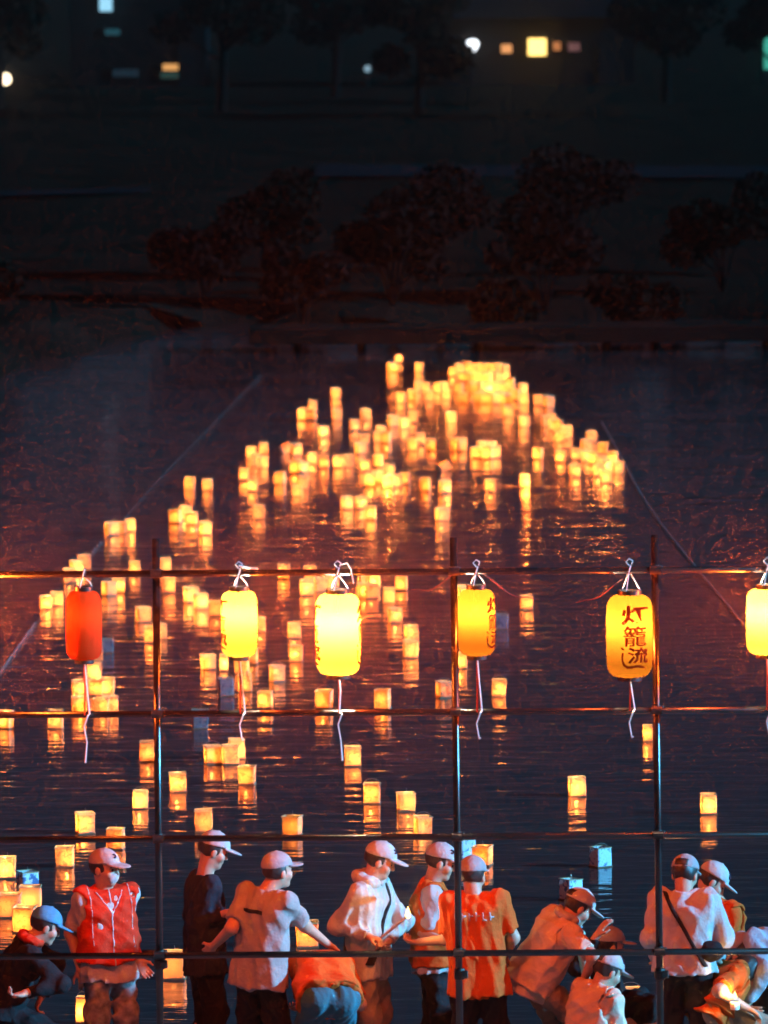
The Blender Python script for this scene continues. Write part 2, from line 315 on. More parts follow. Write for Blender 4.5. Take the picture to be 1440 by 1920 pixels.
PEOPLE = [
 {'key': 'crouch_left', 'label': 'person in a blue cap and black jacket bending forward at the lower left corner', 'base': (-2.554, 41.9, 0.3), 'yaw': 80, 'hyaw': 75, 'hpit': -25, 'j': {'pelvis': (0.0, 0.0, 0.592), 'neck': (0.197, -0.02, 1.022), 'head': (0.293, 0.0, 1.125), 'Rel': (0.248, -0.22, 0.851), 'Rwr': (0.174, -0.3, 0.723), 'Lel': (0.278, 0.2, 0.753), 'Lwr': (0.251, 0.2, 0.617)}, 'legs': 'bend'},
 {'key': 'red_vest', 'label': 'man in a red life vest, white sleeves and pink cap standing near the left pole', 'base': (-1.863, 42.4, 0.3), 'yaw': 160, 'hyaw': 120, 'hpit': -5, 'j': {'pelvis': (0.0, 0.0, 0.78), 'neck': (-0.019, 0.0, 1.295), 'head': (-0.023, -0.03, 1.44), 'Rel': (-0.229, 0.0, 0.998), 'Rwr': (-0.194, -0.05, 0.764), 'Lel': (0.153, 0.0, 1.006), 'Lwr': (0.187, -0.03, 0.812)}, 'legs': 'stand'},
 {'key': 'dark', 'label': 'person in dark clothes and a white cap looking down, right of the left pole', 'base': (-1.229, 42.6, 0.3), 'yaw': 75, 'hyaw': 78, 'hpit': -22, 'j': {'pelvis': (0.0, 0.0, 0.789), 'neck': (0.002, 0.0, 1.35), 'head': (0.065, 0.0, 1.52), 'Rel': (0.029, -0.15, 1.091), 'Rwr': (0.152, -0.22, 1.123), 'Lel': (0.036, 0.22, 1.044), 'Lwr': (0.145, 0.2, 1.036)}, 'legs': 'stand'},
 {'key': 'grey_shirt', 'label': 'man in a grey short sleeved shirt and cap, back turned, reaching right over another', 'base': (-0.842, 41.7, 0.3), 'yaw': 35, 'hyaw': 55, 'hpit': 0, 'j': {'pelvis': (0.0, 0.0, 0.851), 'neck': (0.051, 0.0, 1.393), 'head': (0.122, 0.02, 1.506), 'Rel': (0.264, 0.1, 1.067), 'Rwr': (0.466, 0.22, 0.961), 'Lel': (-0.197, -0.02, 1.125), 'Lwr': (-0.307, 0.1, 0.993)}, 'legs': 'stand'},
 {'key': 'teal_bend', 'label': 'person bending away in an orange vest and teal trousers beside the man in grey', 'base': (-0.385, 41.5, 0.3), 'yaw': -10, 'hyaw': -10, 'hpit': -55, 'j': {'pelvis': (0.0, 0.0, 0.689), 'neck': (-0.062, 0.42, 0.876), 'head': (-0.093, 0.62, 0.779), 'Rel': (0.131, 0.45, 0.69), 'Rwr': (0.111, 0.6, 0.529), 'Lel': (-0.205, 0.42, 0.698), 'Lwr': (-0.208, 0.55, 0.533)}, 'legs': 'bend'},
 {'key': 'white_coat', 'label': 'man in a white hooded rain jacket and cap holding a lit taper', 'base': (-0.13, 42.3, 0.3), 'yaw': 115, 'hyaw': 90, 'hpit': -22, 'j': {'pelvis': (0.0, 0.0, 0.804), 'neck': (0.019, 0.0, 1.343), 'head': (0.084, 0.0, 1.486), 'Rel': (-0.196, -0.1, 1.109), 'Rwr': (0.009, -0.22, 1.004), 'Lel': (0.187, 0.08, 1.056), 'Lwr': (0.136, -0.06, 0.942)}, 'legs': 'stand'},
 {'key': 'orange_vest', 'label': 'person in a bulky orange vest, white sleeves and cap left of the middle pole', 'base': (0.307, 42.7, 0.3), 'yaw': 85, 'hyaw': 88, 'hpit': -18, 'j': {'pelvis': (0.0, 0.0, 0.735), 'neck': (-0.011, 0.0, 1.269), 'head': (0.055, 0.0, 1.414), 'Rel': (0.0, -0.2, 0.999), 'Rwr': (0.091, -0.32, 0.909), 'Lel': (0.068, 0.2, 0.928), 'Lwr': (0.139, 0.1, 0.842)}, 'legs': 'stand'},
 {'key': 'orange_tee', 'label': 'person in an orange lettered t-shirt and grey cap, back turned, by the middle pole', 'base': (0.596, 41.8, 0.3), 'yaw': 8, 'hyaw': 20, 'hpit': -8, 'j': {'pelvis': (0.0, 0.0, 0.787), 'neck': (-0.025, 0.0, 1.342), 'head': (-0.03, 0.03, 1.451), 'Rel': (0.22, 0.0, 1.07), 'Rwr': (0.177, 0.18, 0.874), 'Lel': (-0.212, 0.1, 1.068), 'Lwr': (-0.377, 0.25, 0.971)}, 'legs': 'stand'},
 {'key': 'bend_towel', 'label': 'person in a pale orange vest bending low to the right, white towel round the neck', 'base': (0.967, 42.0, 0.3), 'yaw': 72, 'hyaw': 70, 'hpit': -35, 'j': {'pelvis': (0.0, 0.0, 0.744), 'neck': (0.221, -0.02, 1.131), 'head': (0.3, 0.0, 1.206), 'Rel': (0.298, -0.24, 0.977), 'Rwr': (0.326, -0.22, 0.749), 'Lel': (0.333, 0.2, 0.906), 'Lwr': (0.36, 0.2, 0.679)}, 'legs': 'bend', 'tw': 1},
 {'key': 'hidden_cap', 'label': 'crouching person in a bluish cap with one hand raised, behind the logo cap', 'base': (1.365, 42.9, 0.3), 'yaw': 70, 'hyaw': 70, 'hpit': -10, 'j': {'pelvis': (0.0, 0.0, 0.318), 'neck': (0.085, 0.0, 0.683), 'head': (0.14, 0.0, 0.803), 'Rel': (-0.006, -0.25, 0.688), 'Rwr': (0.04, -0.3, 0.91), 'Lel': (0.153, 0.2, 0.484), 'Lwr': (0.243, 0.2, 0.373)}, 'legs': 'squat'},
 {'key': 'logo_cap', 'label': 'person squatting in a white cap with a dark logo and pale orange vest', 'base': (1.323, 41.6, 0.3), 'yaw': 55, 'hyaw': 62, 'hpit': -28, 'j': {'pelvis': (0.0, 0.0, 0.339), 'neck': (0.062, 0.02, 0.74), 'head': (0.127, 0.05, 0.834), 'Rel': (0.191, -0.08, 0.483), 'Rwr': (0.302, 0.1, 0.38), 'Lel': (0.03, 0.35, 0.427), 'Lwr': (0.172, 0.4, 0.31)}, 'legs': 'squat'},
 {'key': 'strap_back', 'label': 'person in a white shirt with a black shoulder strap, back turned, beside the right pole', 'base': (1.958, 41.7, 0.3), 'yaw': 12, 'hyaw': 20, 'hpit': -22, 'j': {'pelvis': (0.0, 0.0, 0.864), 'neck': (-0.005, 0.0, 1.36), 'head': (0.004, 0.04, 1.461), 'Rel': (0.226, 0.02, 1.072), 'Rwr': (0.222, 0.15, 0.873), 'Lel': (-0.21, 0.0, 1.071), 'Lwr': (-0.176, 0.16, 0.868)}, 'legs': 'stand'},
 {'key': 'orange_logo', 'label': 'person in an orange vest and white cap with a blue emblem leaning at the right', 'base': (2.229, 42.6, 0.3), 'yaw': 60, 'hyaw': 80, 'hpit': -38, 'j': {'pelvis': (0.0, 0.0, 0.689), 'neck': (0.001, 0.0, 1.149), 'head': (-0.046, -0.02, 1.29), 'Rel': (0.089, -0.15, 0.894), 'Rwr': (0.163, -0.1, 0.704), 'Lel': (0.003, 0.25, 0.841), 'Lwr': (0.15, 0.3, 0.693)}, 'legs': 'stand'},
 {'key': 'right_edge', 'label': 'person in a pale blue shirt bending over at the right picture edge', 'base': (2.713, 42.2, 0.3), 'yaw': -70, 'hyaw': -70, 'hpit': -50, 'j': {'pelvis': (0.0, 0.0, 0.787), 'neck': (-0.27, 0.12, 0.96), 'head': (-0.339, 0.16, 0.846), 'Rel': (-0.255, 0.2, 0.666), 'Rwr': (-0.308, 0.22, 0.482), 'Lel': (-0.278, -0.2, 0.732), 'Lwr': (-0.327, -0.24, 0.561)}, 'legs': 'bend'},
 {'key': 'orange_squat', 'label': 'dark haired person in an orange vest squatting over a small flame at the lower right', 'base': (2.13, 41.8, 0.3), 'yaw': 70, 'hyaw': 70, 'hpit': -45, 'j': {'pelvis': (0.0, 0.0, 0.554), 'neck': (0.162, 0.12, 0.811), 'head': (0.235, 0.16, 0.754), 'Rel': (0.129, -0.22, 0.661), 'Rwr': (0.229, -0.18, 0.583), 'Lel': (0.198, 0.2, 0.572), 'Lwr': (0.264, 0.12, 0.514)}, 'legs': 'squat', 'nocap': 1},
]
FLAME=(0.138, 41.94, 1.464); STICK=(-0.036, 42.06, 1.303)
FLAME2=(2.276, 41.5, 0.975)
CHOCHIN = [('red', -1.899, 3.848, 3.378, 0.223), ('second', -0.918, 3.84, 3.39, 0.227), ('third', -0.296, 3.818, 3.27, 0.281), ('fourth', 0.578, 3.839, 3.385, 0.23), ('fifth', 1.542, 3.797, 3.242, 0.288), ('sixth', 2.41, 3.827, 3.378, 0.257), ('offleft', -2.686, 3.864, 3.391, 0.271)]
ROPE_L = [(-4.23, 64.42), (-4.13, 68.2), (-4.04, 72.78), (-3.64, 83.6), (-3.25, 92.74), (-2.74, 102.86), (-2.1, 115.58)]
ROPE_R = [(3.51, 102.56), (3.56, 96.52), (3.6, 89.68), (3.69, 84.86), (3.91, 77.86), (4.16, 71.11), (4.34, 66.58)]
BEADS = [(-4.16, 68.2), (-4.15, 68.43), (-4.14, 68.65), (-4.14, 68.88), (-4.13, 69.1), (-4.13, 69.33), (-4.12, 69.56), (-4.12, 69.79), (-4.11, 70.02), (-4.1, 70.26), (-4.1, 70.5), (-4.09, 70.73), (-4.09, 70.97), (-4.08, 71.21), (-4.07, 71.46), (-4.07, 71.7), (-4.06, 71.95), (-4.06, 72.19), (-4.05, 72.44), (-4.04, 72.69), (-4.04, 72.95), (-4.03, 73.2), (-3.76, 81.26), (-3.74, 81.64), (-3.73, 82.03), (-3.71, 82.42), (-3.69, 82.81)]
# ------------------------------------------------------------------ helpers
def new_obj(name, me, parent=None, mat=None, smooth=False):
    o = bpy.data.objects.new(name, me)
    C.objects.link(o)
    if parent is not None:
        o.parent = parent
    if mat is not None and me is not None and hasattr(me, 'materials') and not me.materials:
        me.materials.append(mat)
    if smooth:
        me.shade_smooth()
    return o

def mesh(name, v, f, mat=None, smooth=False):
    me = bpy.data.meshes.new(name)
    me.from_pydata([tuple(map(float, p)) for p in v], [], f)
    me.update()
    if mat is not None:
        me.materials.append(mat)
    if smooth:
        me.shade_smooth()
    return me

def empty(name, loc, label=None, cat=None, group=None, rz=0.0):
    o = bpy.data.objects.new(name, None)
    C.objects.link(o)
    o.empty_display_size = 0.1
    o.location = loc
    o.rotation_euler = (0, 0, rz)
    tag(o, label, cat, group)
    return o

def tag(o, label=None, cat=None, group=None, kind=None):
    if label: o['label'] = label
    if cat: o['category'] = cat
    if group: o['group'] = group
    if kind: o['kind'] = kind
    return o

class MB:
    """collects simple shapes into one mesh"""
    def __init__(s): s.v = []; s.f = []
    def add(s, v, f):
        n = len(s.v); s.v += [tuple(p) for p in v]; s.f += [tuple(i + n for i in q) for q in f]; return s
    def box(s, c, d, rz=0.0, bev=0.0):
        cx, cy_, cz = c; hx, hy, hz = d[0] / 2, d[1] / 2, d[2] / 2
        b = bev
        ca, sa = math.cos(rz), math.sin(rz)
        if b <= 0:
            lv = [(x, y, z) for z in (-hz, hz) for x, y in ((-hx, -hy), (hx, -hy), (hx, hy), (-hx, hy))]
            lf = [(3, 2, 1, 0), (4, 5, 6, 7)] + [(i, (i + 1) % 4, 4 + (i + 1) % 4, 4 + i) for i in range(4)]
        else:
            ring = lambda ix, iy: [(-ix + b, -iy), (ix - b, -iy), (ix, -iy + b), (ix, iy - b), (ix - b, iy), (-ix + b, iy), (-ix, iy - b), (-ix, -iy + b)]
            lv = []
            for z, k in ((-hz, b), (-hz + b, 0), (hz - b, 0), (hz, b)):
                lv += [(x, y, z) for x, y in ring(hx - k, hy - k)]
            lf = [tuple(range(7, -1, -1)), tuple(range(24, 32))]
            for r in range(3):
                lf += [(r * 8 + i, r * 8 + (i + 1) % 8, r * 8 + 8 + (i + 1) % 8, r * 8 + 8 + i) for i in range(8)]
        return s.add([(cx + x * ca - y * sa, cy_ + x * sa + y * ca, cz + z) for x, y, z in lv], lf)
    def tube(s, pts, r, n=8, caps=True):
        pts = [Vector(p) for p in pts]
        rs = r if isinstance(r, (list, tuple)) else [r] * len(pts)
        base = len(s.v); prev = None
        for i, p in enumerate(pts):
            t = (pts[min(i + 1, len(pts) - 1)] - pts[max(i - 1, 0)]).normalized()
            if prev is None:
                a = Vector((0, 0, 1)) if abs(t.z) < 0.9 else Vector((1, 0, 0))
                u = t.cross(a).normalized()
            else:
                u = (prev - t * prev.dot(t)).normalized()
            prev = u; w = t.cross(u)
            for k in range(n):
                an = 2 * math.pi * k / n
                s.v.append(tuple(p + (u * math.cos(an) + w * math.sin(an)) * rs[i]))
        for i in range(len(pts) - 1):
            for k in range(n):
                a = base + i * n + k; b = base + i * n + (k + 1) % n
                s.f.append((a, b, b + n, a + n))
        if caps:
            s.f.append(tuple(base + k for k in range(n - 1, -1, -1)))
            e = base + (len(pts) - 1) * n
            s.f.append(tuple(e + k for k in range(n)))
        return s
    def lathe(s, prof, n=16, c=(0, 0, 0), caps=False):
        base = len(s.v)
        for r, z in prof:
            for k in range(n):
                an = 2 * math.pi * k / n
                s.v.append((c[0] + r * math.cos(an), c[1] + r * math.sin(an), c[2] + z))
        for i in range(len(prof) - 1):
            for k in range(n):
                a = base + i * n + k; b = base + i * n + (k + 1) % n
                s.f.append((a, b, b + n, a + n))
        if caps:
            s.f.append(tuple(base + k for k in range(n - 1, -1, -1)))
            e = base + (len(prof) - 1) * n
            s.f.append(tuple(e + k for k in range(n)))
        return s
    def mesh(s, name, mat=None, smooth=False): return mesh(name, s.v, s.f, mat, smooth)
    def obj(s, name, mat, parent=None, smooth=False): return new_obj(name, s.mesh(name, mat, smooth), parent)

# ------------------------------------------------------------------ materials
def pmat(name, col, rough=0.7, metal=0.0, var=0.0, scale=8.0, bump=0.0, bscale=60.0, spec=0.5, col2=None, sheen=0.0):
    m = bpy.data.materials.new(name); m.use_nodes = True
    nt = m.node_tree; b = nt.nodes['Principled BSDF']
    b.inputs['Base Color'].default_value = (*col, 1)
    b.inputs['Roughness'].default_value = rough
    b.inputs['Metallic'].default_value = metal
    b.inputs['Specular IOR Level'].default_value = spec
    if sheen: b.inputs['Sheen Weight'].default_value = sheen
    if var > 0 or col2:
        tc = nt.nodes.new('ShaderNodeTexCoord'); no = nt.nodes.new('ShaderNodeTexNoise')
        no.inputs['Scale'].default_value = scale; no.inputs['Detail'].default_value = 5
        nt.links.new(tc.outputs['Object'], no.inputs['Vector'])
        mr = nt.nodes.new('ShaderNodeMapRange'); mr.inputs[1].default_value = 0.3; mr.inputs[2].default_value = 0.7
        nt.links.new(no.outputs[0], mr.inputs[0])
        mx = nt.nodes.new('ShaderNodeMix'); mx.data_type = 'RGBA'
        c2 = col2 or tuple(c * (1 - var) for c in col)
        mx.inputs[6].default_value = (*c2, 1); mx.inputs[7].default_value = (*col, 1)
        nt.links.new(mr.outputs[0], mx.inputs[0]); nt.links.new(mx.outputs[2], b.inputs['Base Color'])
    if bump > 0:
        tc = nt.nodes.new('ShaderNodeTexCoord'); no = nt.nodes.new('ShaderNodeTexNoise')
        no.inputs['Scale'].default_value = bscale; no.inputs['Detail'].default_value = 4
        nt.links.new(tc.outputs['Object'], no.inputs['Vector'])
        bp = nt.nodes.new('ShaderNodeBump'); bp.inputs['Distance'].default_value = bump
        nt.links.new(no.outputs[0], bp.inputs['Height']); nt.links.new(bp.outputs[0], b.inputs['Normal'])
    return m

def emat(name, col, strength):
    m = bpy.data.materials.new(name); m.use_nodes = True
    nt = m.node_tree; nt.nodes.clear()
    e = nt.nodes.new('ShaderNodeEmission'); e.inputs[0].default_value = (*col, 1); e.inputs[1].default_value = strength
    o = nt.nodes.new('ShaderNodeOutputMaterial'); nt.links.new(e.outputs[0], o.inputs[0])
    return m

def paper_mat(name, diff, trans, clear, w_diff, w_clear, ink=None, ink_scale=14.0, fold=0.0):
    """thin translucent sheet: reflects, transmits diffusely and lets a little light straight through"""
    m = bpy.data.materials.new(name); m.use_nodes = True
    nt = m.node_tree; nt.nodes.clear()
    N, Lk = nt.nodes.new, nt.links.new
    d = N('ShaderNodeBsdfDiffuse'); t = N('ShaderNodeBsdfTranslucent'); c = N('ShaderNodeBsdfTransparent')
    d.inputs[0].default_value = (*diff, 1); t.inputs[0].default_value = (*trans, 1); c.inputs[0].default_value = (*clear, 1)
    tc = N('ShaderNodeTexCoord'); oi = N('ShaderNodeObjectInfo')
    add = N('ShaderNodeVectorMath'); add.operation = 'MULTIPLY_ADD'
    cmb = N('ShaderNodeCombineXYZ')
    for k in range(3): Lk(oi.outputs['Random'], cmb.inputs[k])
    Lk(cmb.outputs[0], add.inputs[0]); add.inputs[1].default_value = (37, 53, 71); Lk(tc.outputs['Object'], add.inputs[2])
    if ink:
        n1 = N('ShaderNodeTexNoise'); n1.inputs['Scale'].default_value = ink_scale; n1.inputs['Detail'].default_value = 2.5
        n1.inputs['Distortion'].default_value = 1.2
        Lk(add.outputs[0], n1.inputs['Vector'])
        r = N('ShaderNodeMapRange'); r.inputs[1].default_value = 0.54; r.inputs[2].default_value = 0.61
        Lk(n1.outputs[0], r.inputs[0])
        n2 = N('ShaderNodeTexNoise'); n2.inputs['Scale'].default_value = 55; n2.inputs['Detail'].default_value = 3
        Lk(add.outputs[0], n2.inputs['Vector'])
        for sh, base in ((d, diff), (t, trans)):
            fm = N('ShaderNodeMix'); fm.data_type = 'RGBA'
            fm.inputs[6].default_value = (*[x * 0.86 for x in base], 1); fm.inputs[7].default_value = (*base, 1)
            Lk(n2.outputs[0], fm.inputs[0])
            mx = N('ShaderNodeMix'); mx.data_type = 'RGBA'
            mx.inputs[7].default_value = (*[x * y for x, y in zip(base, ink)], 1)
            Lk(fm.outputs[2], mx.inputs[6]); Lk(r.outputs[0], mx.inputs[0]); Lk(mx.outputs[2], sh.inputs[0])
    if fold:
        n3 = N('ShaderNodeTexNoise'); n3.inputs['Scale'].default_value = 22; n3.inputs['Detail'].default_value = 4
        Lk(add.outputs[0], n3.inputs['Vector'])
        bp = N('ShaderNodeBump'); bp.inputs['Distance'].default_value = fold
        Lk(n3.outputs[0], bp.inputs['Height']); Lk(bp.outputs[0], d.inputs['Normal']); Lk(bp.outputs[0], t.inputs['Normal'])
    m1 = N('ShaderNodeMixShader'); m1.inputs[0].default_value = w_diff; Lk(t.outputs[0], m1.inputs[1]); Lk(d.outputs[0], m1.inputs[2])
    m2 = N('ShaderNodeMixShader'); m2.inputs[0].default_value = w_clear; Lk(m1.outputs[0], m2.inputs[1]); Lk(c.outputs[0], m2.inputs[2])
    o = N('ShaderNodeOutputMaterial'); Lk(m2.outputs[0], o.inputs[0])
    return m

M = dict(
    steel=pmat('galvanised_steel', (0.085, 0.083, 0.08), 0.24, 0.9, 0.35, 9, 0.0006, 160),
    coupler=pmat('coupler_steel', (0.09, 0.08, 0.07), 0.4, 0.8, 0.5, 30),
    wood=pmat('float_wood', (0.20, 0.12, 0.06), 0.75, 0, 0.4, 20),
    rim=pmat('rim_wood', (0.55, 0.36, 0.18), 0.7, 0, 0.3, 30),
    wire=pmat('wire', (0.35, 0.3, 0.25), 0.4, 0.6),
    wax=pmat('candle_wax', (0.8, 0.72, 0.55), 0.5),
    cap_black=pmat('black_lacquer', (0.02, 0.018, 0.016), 0.35),
    cord_white=pmat('white_cord', (0.75, 0.7, 0.66), 0.8),
    cord_red=pmat('red_cord', (0.5, 0.06, 0.04), 0.8),
    cable=pmat('dark_cable', (0.10, 0.02, 0.015), 0.6),
    rope=pmat('float_rope', (0.28, 0.24, 0.21), 0.85, 0, 0.4, 6),
    rope_dark=pmat('dimmed_rope', (0.05, 0.04, 0.035), 0.9, 0, 0.4, 6),  # rope copy with its colour darkened to hold down the key light
    bead=pmat('rope_float', (0.16, 0.14, 0.12), 0.5),
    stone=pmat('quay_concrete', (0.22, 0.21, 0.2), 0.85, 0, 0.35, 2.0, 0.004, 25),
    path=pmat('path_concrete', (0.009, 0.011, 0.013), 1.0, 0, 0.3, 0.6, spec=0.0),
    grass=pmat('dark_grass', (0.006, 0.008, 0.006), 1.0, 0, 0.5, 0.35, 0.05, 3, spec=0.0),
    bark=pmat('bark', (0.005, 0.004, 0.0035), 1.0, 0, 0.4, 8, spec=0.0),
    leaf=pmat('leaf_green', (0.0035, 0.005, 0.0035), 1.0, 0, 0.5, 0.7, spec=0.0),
    leaf_red=pmat('leaf_red_glow', (0.028, 0.005, 0.004), 1.0, 0, 0.5, 0.9, spec=0.0),  # reddish glow over the far bank put into the leaf colour
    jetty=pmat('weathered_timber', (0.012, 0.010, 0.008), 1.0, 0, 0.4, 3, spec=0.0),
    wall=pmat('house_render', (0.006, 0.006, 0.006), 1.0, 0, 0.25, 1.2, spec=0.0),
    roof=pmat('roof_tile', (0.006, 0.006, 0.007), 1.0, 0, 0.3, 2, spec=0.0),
    frame=pmat('window_frame', (0.008, 0.008, 0.008), 0.9, spec=0.0),
)
flame_m = emat('candle_flame', (1.0, 0.55, 0.16), 22.0)

# ------------------------------------------------------------------ water
def water_mat():
    m = bpy.data.materials.new('river_water'); m.use_nodes = True
    nt = m.node_tree; b = nt.nodes['Principled BSDF']; N, Lk = nt.nodes.new, nt.links.new
    b.inputs['Base Color'].default_value = (0.022, 0.020, 0.020, 1)
    b.inputs['Roughness'].default_value = 0.03
    b.inputs['IOR'].default_value = 1.333
    tc = N('ShaderNodeTexCoord')
    hs = None
    for sc, amp, det in (((1.3, 3.4, 1), 0.013, 3.0), ((4.2, 7.5, 1), 0.0030, 2.0), ((0.16, 0.34, 1), 0.030, 2.0)):
        mp = N('ShaderNodeMapping'); mp.inputs['Scale'].default_value = sc
        mp.inputs['Rotation'].default_value = (0, 0, 0.06)
        Lk(tc.outputs['Object'], mp.inputs[0])
        no = N('ShaderNodeTexNoise'); no.inputs['Scale'].default_value = 1.0; no.inputs['Detail'].default_value = det
        no.inputs['Roughness'].default_value = 0.45
        Lk(mp.outputs[0], no.inputs['Vector'])
        mu = N('ShaderNodeMath'); mu.operation = 'MULTIPLY'; mu.inputs[1].default_value = amp
        Lk(no.outputs[0], mu.inputs[0])
        if hs is None: hs = mu.outputs[0]
        else:
            ad = N('ShaderNodeMath'); ad.operation = 'ADD'; Lk(hs, ad.inputs[0]); Lk(mu.outputs[0], ad.inputs[1]); hs = ad.outputs[0]
    bp = N('ShaderNodeBump'); bp.inputs['Distance'].default_value = 1.0; bp.inputs['Strength'].default_value = 1.0
    sx = N('ShaderNodeSeparateXYZ'); Lk(tc.outputs['Object'], sx.inputs[0])
    mr = N('ShaderNodeMapRange'); mr.inputs[1].default_value = 62; mr.inputs[2].default_value = 105; mr.inputs[3].default_value = 1.25; mr.inputs[4].default_value = 1.1
    Lk(sx.outputs['Y'], mr.inputs[0]); hm = N('ShaderNodeMath'); hm.operation = 'MULTIPLY'; Lk(hs, hm.inputs[0]); Lk(mr.outputs[0], hm.inputs[1]); hs = hm.outputs[0]
    Lk(hs, bp.inputs['Height']); Lk(bp.outputs[0], b.inputs['Normal'])
    return m

M['water'] = water_mat()
w = new_obj('water', mesh('water', [(-400, -60, 0), (400, -60, 0), (400, 140, 0), (-400, 140, 0)], [(0, 1, 2, 3)], M['water']))
tag(w, kind='structure')

# ------------------------------------------------------------------ near quay (below the frame): two broad concrete steps
q = MB(); q.box((0, 38.4, -0.36), (90, 11.2, 1.32), bev=0.02)
tag(q.obj('quay', M['stone']), kind='structure')
q = MB(); q.box((0, 44.6, -0.5), (90, 1.15, 1.2), bev=0.02)
tag(q.obj('quay_step', M['stone']), kind='structure')

# ------------------------------------------------------------------ far bank
def shore(x):
    if x < -4.5: return 125.0 - 4.6 * (-4.5 - x) if x > -9 else 104.3 - 0.9 * (-9 - x)
    return 127.0 + 1.5 * math.sin(x * 0.35) + (2 if x < -2 else 0)

def ground_z(x, y):
    d = y - shore(x)
    t = max(0.0, min(1.0, (d + 1.0) / 4.0))
    return -0.5 + 0.95 * t * t * (3 - 2 * t) + 0.05 * math.sin(x * 0.7 + y * 0.31) * t

xs = [-900, -400, -160, -80, -40] + [-24 + i * 1.2 for i in range(41)] + [40, 80, 160, 400, 900]
ys = [84 + i * 1.4 for i in range(48)] + [155, 165, 180, 200, 230, 270, 320, 400, 600, 1000, 2000]
v = [(x, y, ground_z(x, y)) for y in ys for x in xs]
n = len(xs)
f = [(j * n + i, j * n + i + 1, (j + 1) * n + i + 1, (j + 1) * n + i) for j in range(len(ys) - 1) for i in range(n - 1)]
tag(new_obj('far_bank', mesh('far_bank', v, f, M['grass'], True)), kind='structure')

def strip(name, pts, wid, z, mat):
    vv = []; ff = []
    for i, (x, y) in enumerate(pts):
        vv += [(x, y - wid / 2, z), (x, y + wid / 2, z), (x, y - wid / 2, z - 0.3), (x, y + wid / 2, z - 0.3)]
        if i:
            a = (i - 1) * 4; b = i * 4
            ff += [(a, b, b + 1, a + 1), (a + 1, b + 1, b + 3, a + 3)]
    return tag(new_obj(name, mesh(name, vv, ff, mat)), kind='structure')
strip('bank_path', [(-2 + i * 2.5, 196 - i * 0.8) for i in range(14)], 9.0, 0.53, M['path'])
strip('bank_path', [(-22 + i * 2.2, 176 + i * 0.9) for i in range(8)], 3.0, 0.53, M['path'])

# ------------------------------------------------------------------ jetty in front of the far bank
jt = empty('jetty', (6.0, 120.4, 0), 'low dark timber jetty along the far bank behind the lanterns', 'jetty')
d = MB(); d.box((0, 0, 0.42), (17.0, 1.5, 0.1), bev=0.01); d.obj('deck', M['jetty'], jt)
d = MB(); d.box((0, -0.72, 0.27), (17.0, 0.1, 0.2), bev=0.01); d.obj('edge_beam', M['jetty'], jt)
for i, x in enumerate((-7.6, -6.4, -4.2, -1.8, -0.9, 1.2, 3.4, 5.6, 7.8)):
    p = MB(); p.tube([(x, -0.55, -0.9), (x, -0.55, 0.34)], 0.085, 10); p.obj('post', M['jetty'], jt)

# ------------------------------------------------------------------ shrubs and trees
def leaf_cloud(centres, n, size, rng, squash=0.8):
    cs = np.array([c[:3] for c in centres]); rr = np.array([c[3] for c in centres])
    k = rng.choice(len(cs), n, p=rr ** 2 / (rr ** 2).sum())
    dd = rng.normal(size=(n, 3)); dd /= np.linalg.norm(dd, axis=1)[:, None]
    rad_ = rr[k] * (0.45 + 0.6 * rng.random(n) ** 0.5)
    p = cs[k] + dd * rad_[:, None] * np.array([1, 1, squash])
    a = rng.normal(size=(n, 3)); a /= np.linalg.norm(a, axis=1)[:, None]
    b = np.cross(a, rng.normal(size=(n, 3))); b /= np.linalg.norm(b, axis=1)[:, None]
    s = size * (0.6 + 0.8 * rng.random(n))[:, None]
    vv = np.stack([p - a * s, p + b * s * 0.5, p + a * s, p - b * s * 0.5], 1).reshape(-1, 3)
    return vv, [(4 * i, 4 * i + 1, 4 * i + 2, 4 * i + 3) for i in range(n)]

def shrub(x, y, h, wd, red, label):
    e = empty('shrub', (x, y, ground_z(x, y)), label, 'shrub', 'shrubs on the far bank')
    st = MB(); cl = []
    for i in range(7):
        an = random.uniform(0, 6.28); r = wd * random.uniform(0.2, 0.6); z = h * random.uniform(0.45, 0.85)
        tip = (r * math.cos(an), r * math.sin(an), z)
        st.tube([(0, 0, -0.1), (tip[0] * 0.3, tip[1] * 0.3, z * 0.5), tip], [0.03, 0.02, 0.01], 5)
        cl.append((*tip, h * random.uniform(0.2, 0.34)))
    st.obj('stem', M['bark'], e)
    vv, ff = leaf_cloud(cl, 2600, 0.085, RNG)
    o = new_obj('foliage', mesh('foliage', vv, ff, M['leaf_red' if red else 'leaf']), e); tag(o, kind='stuff')
sh = [(-1.6, 127.5, 1.5, 1.0, 1), (0.2, 129.2, 1.9, 1.3, 1), (2.0, 127.2, 1.4, 1.2, 0), (3.3, 130.0, 2.2, 1.5, 1), (5.0, 128.0, 1.6, 1.1, 0),
      (-3.6, 131.0, 1.6, 1.4, 1), (7.0, 131.0, 1.7, 1.5, 0), (1.2, 136.0, 2.4, 1.7, 1), (-2.4, 138.0, 2.2, 1.6, 0), (4.4, 140.0, 2.6, 1.9, 1), (-7.5, 121.0, 1.1, 1.2, 0), (9.0, 137, 2.2, 1.8, 0)]
for i, (x, y, h, wd, rd) in enumerate(sh):
    shrub(x, y, h, wd, rd, 'dark %s shrub on the far bank, %s from left' % ('glow tinted' if rd else 'green',
          ['first', 'second', 'third', 'fourth', 'fifth', 'sixth', 'seventh', 'eighth', 'ninth', 'tenth', 'eleventh', 'twelfth'][sorted(range(12), key=lambda k: sh[k][0] / sh[k][1]).index(i)]))

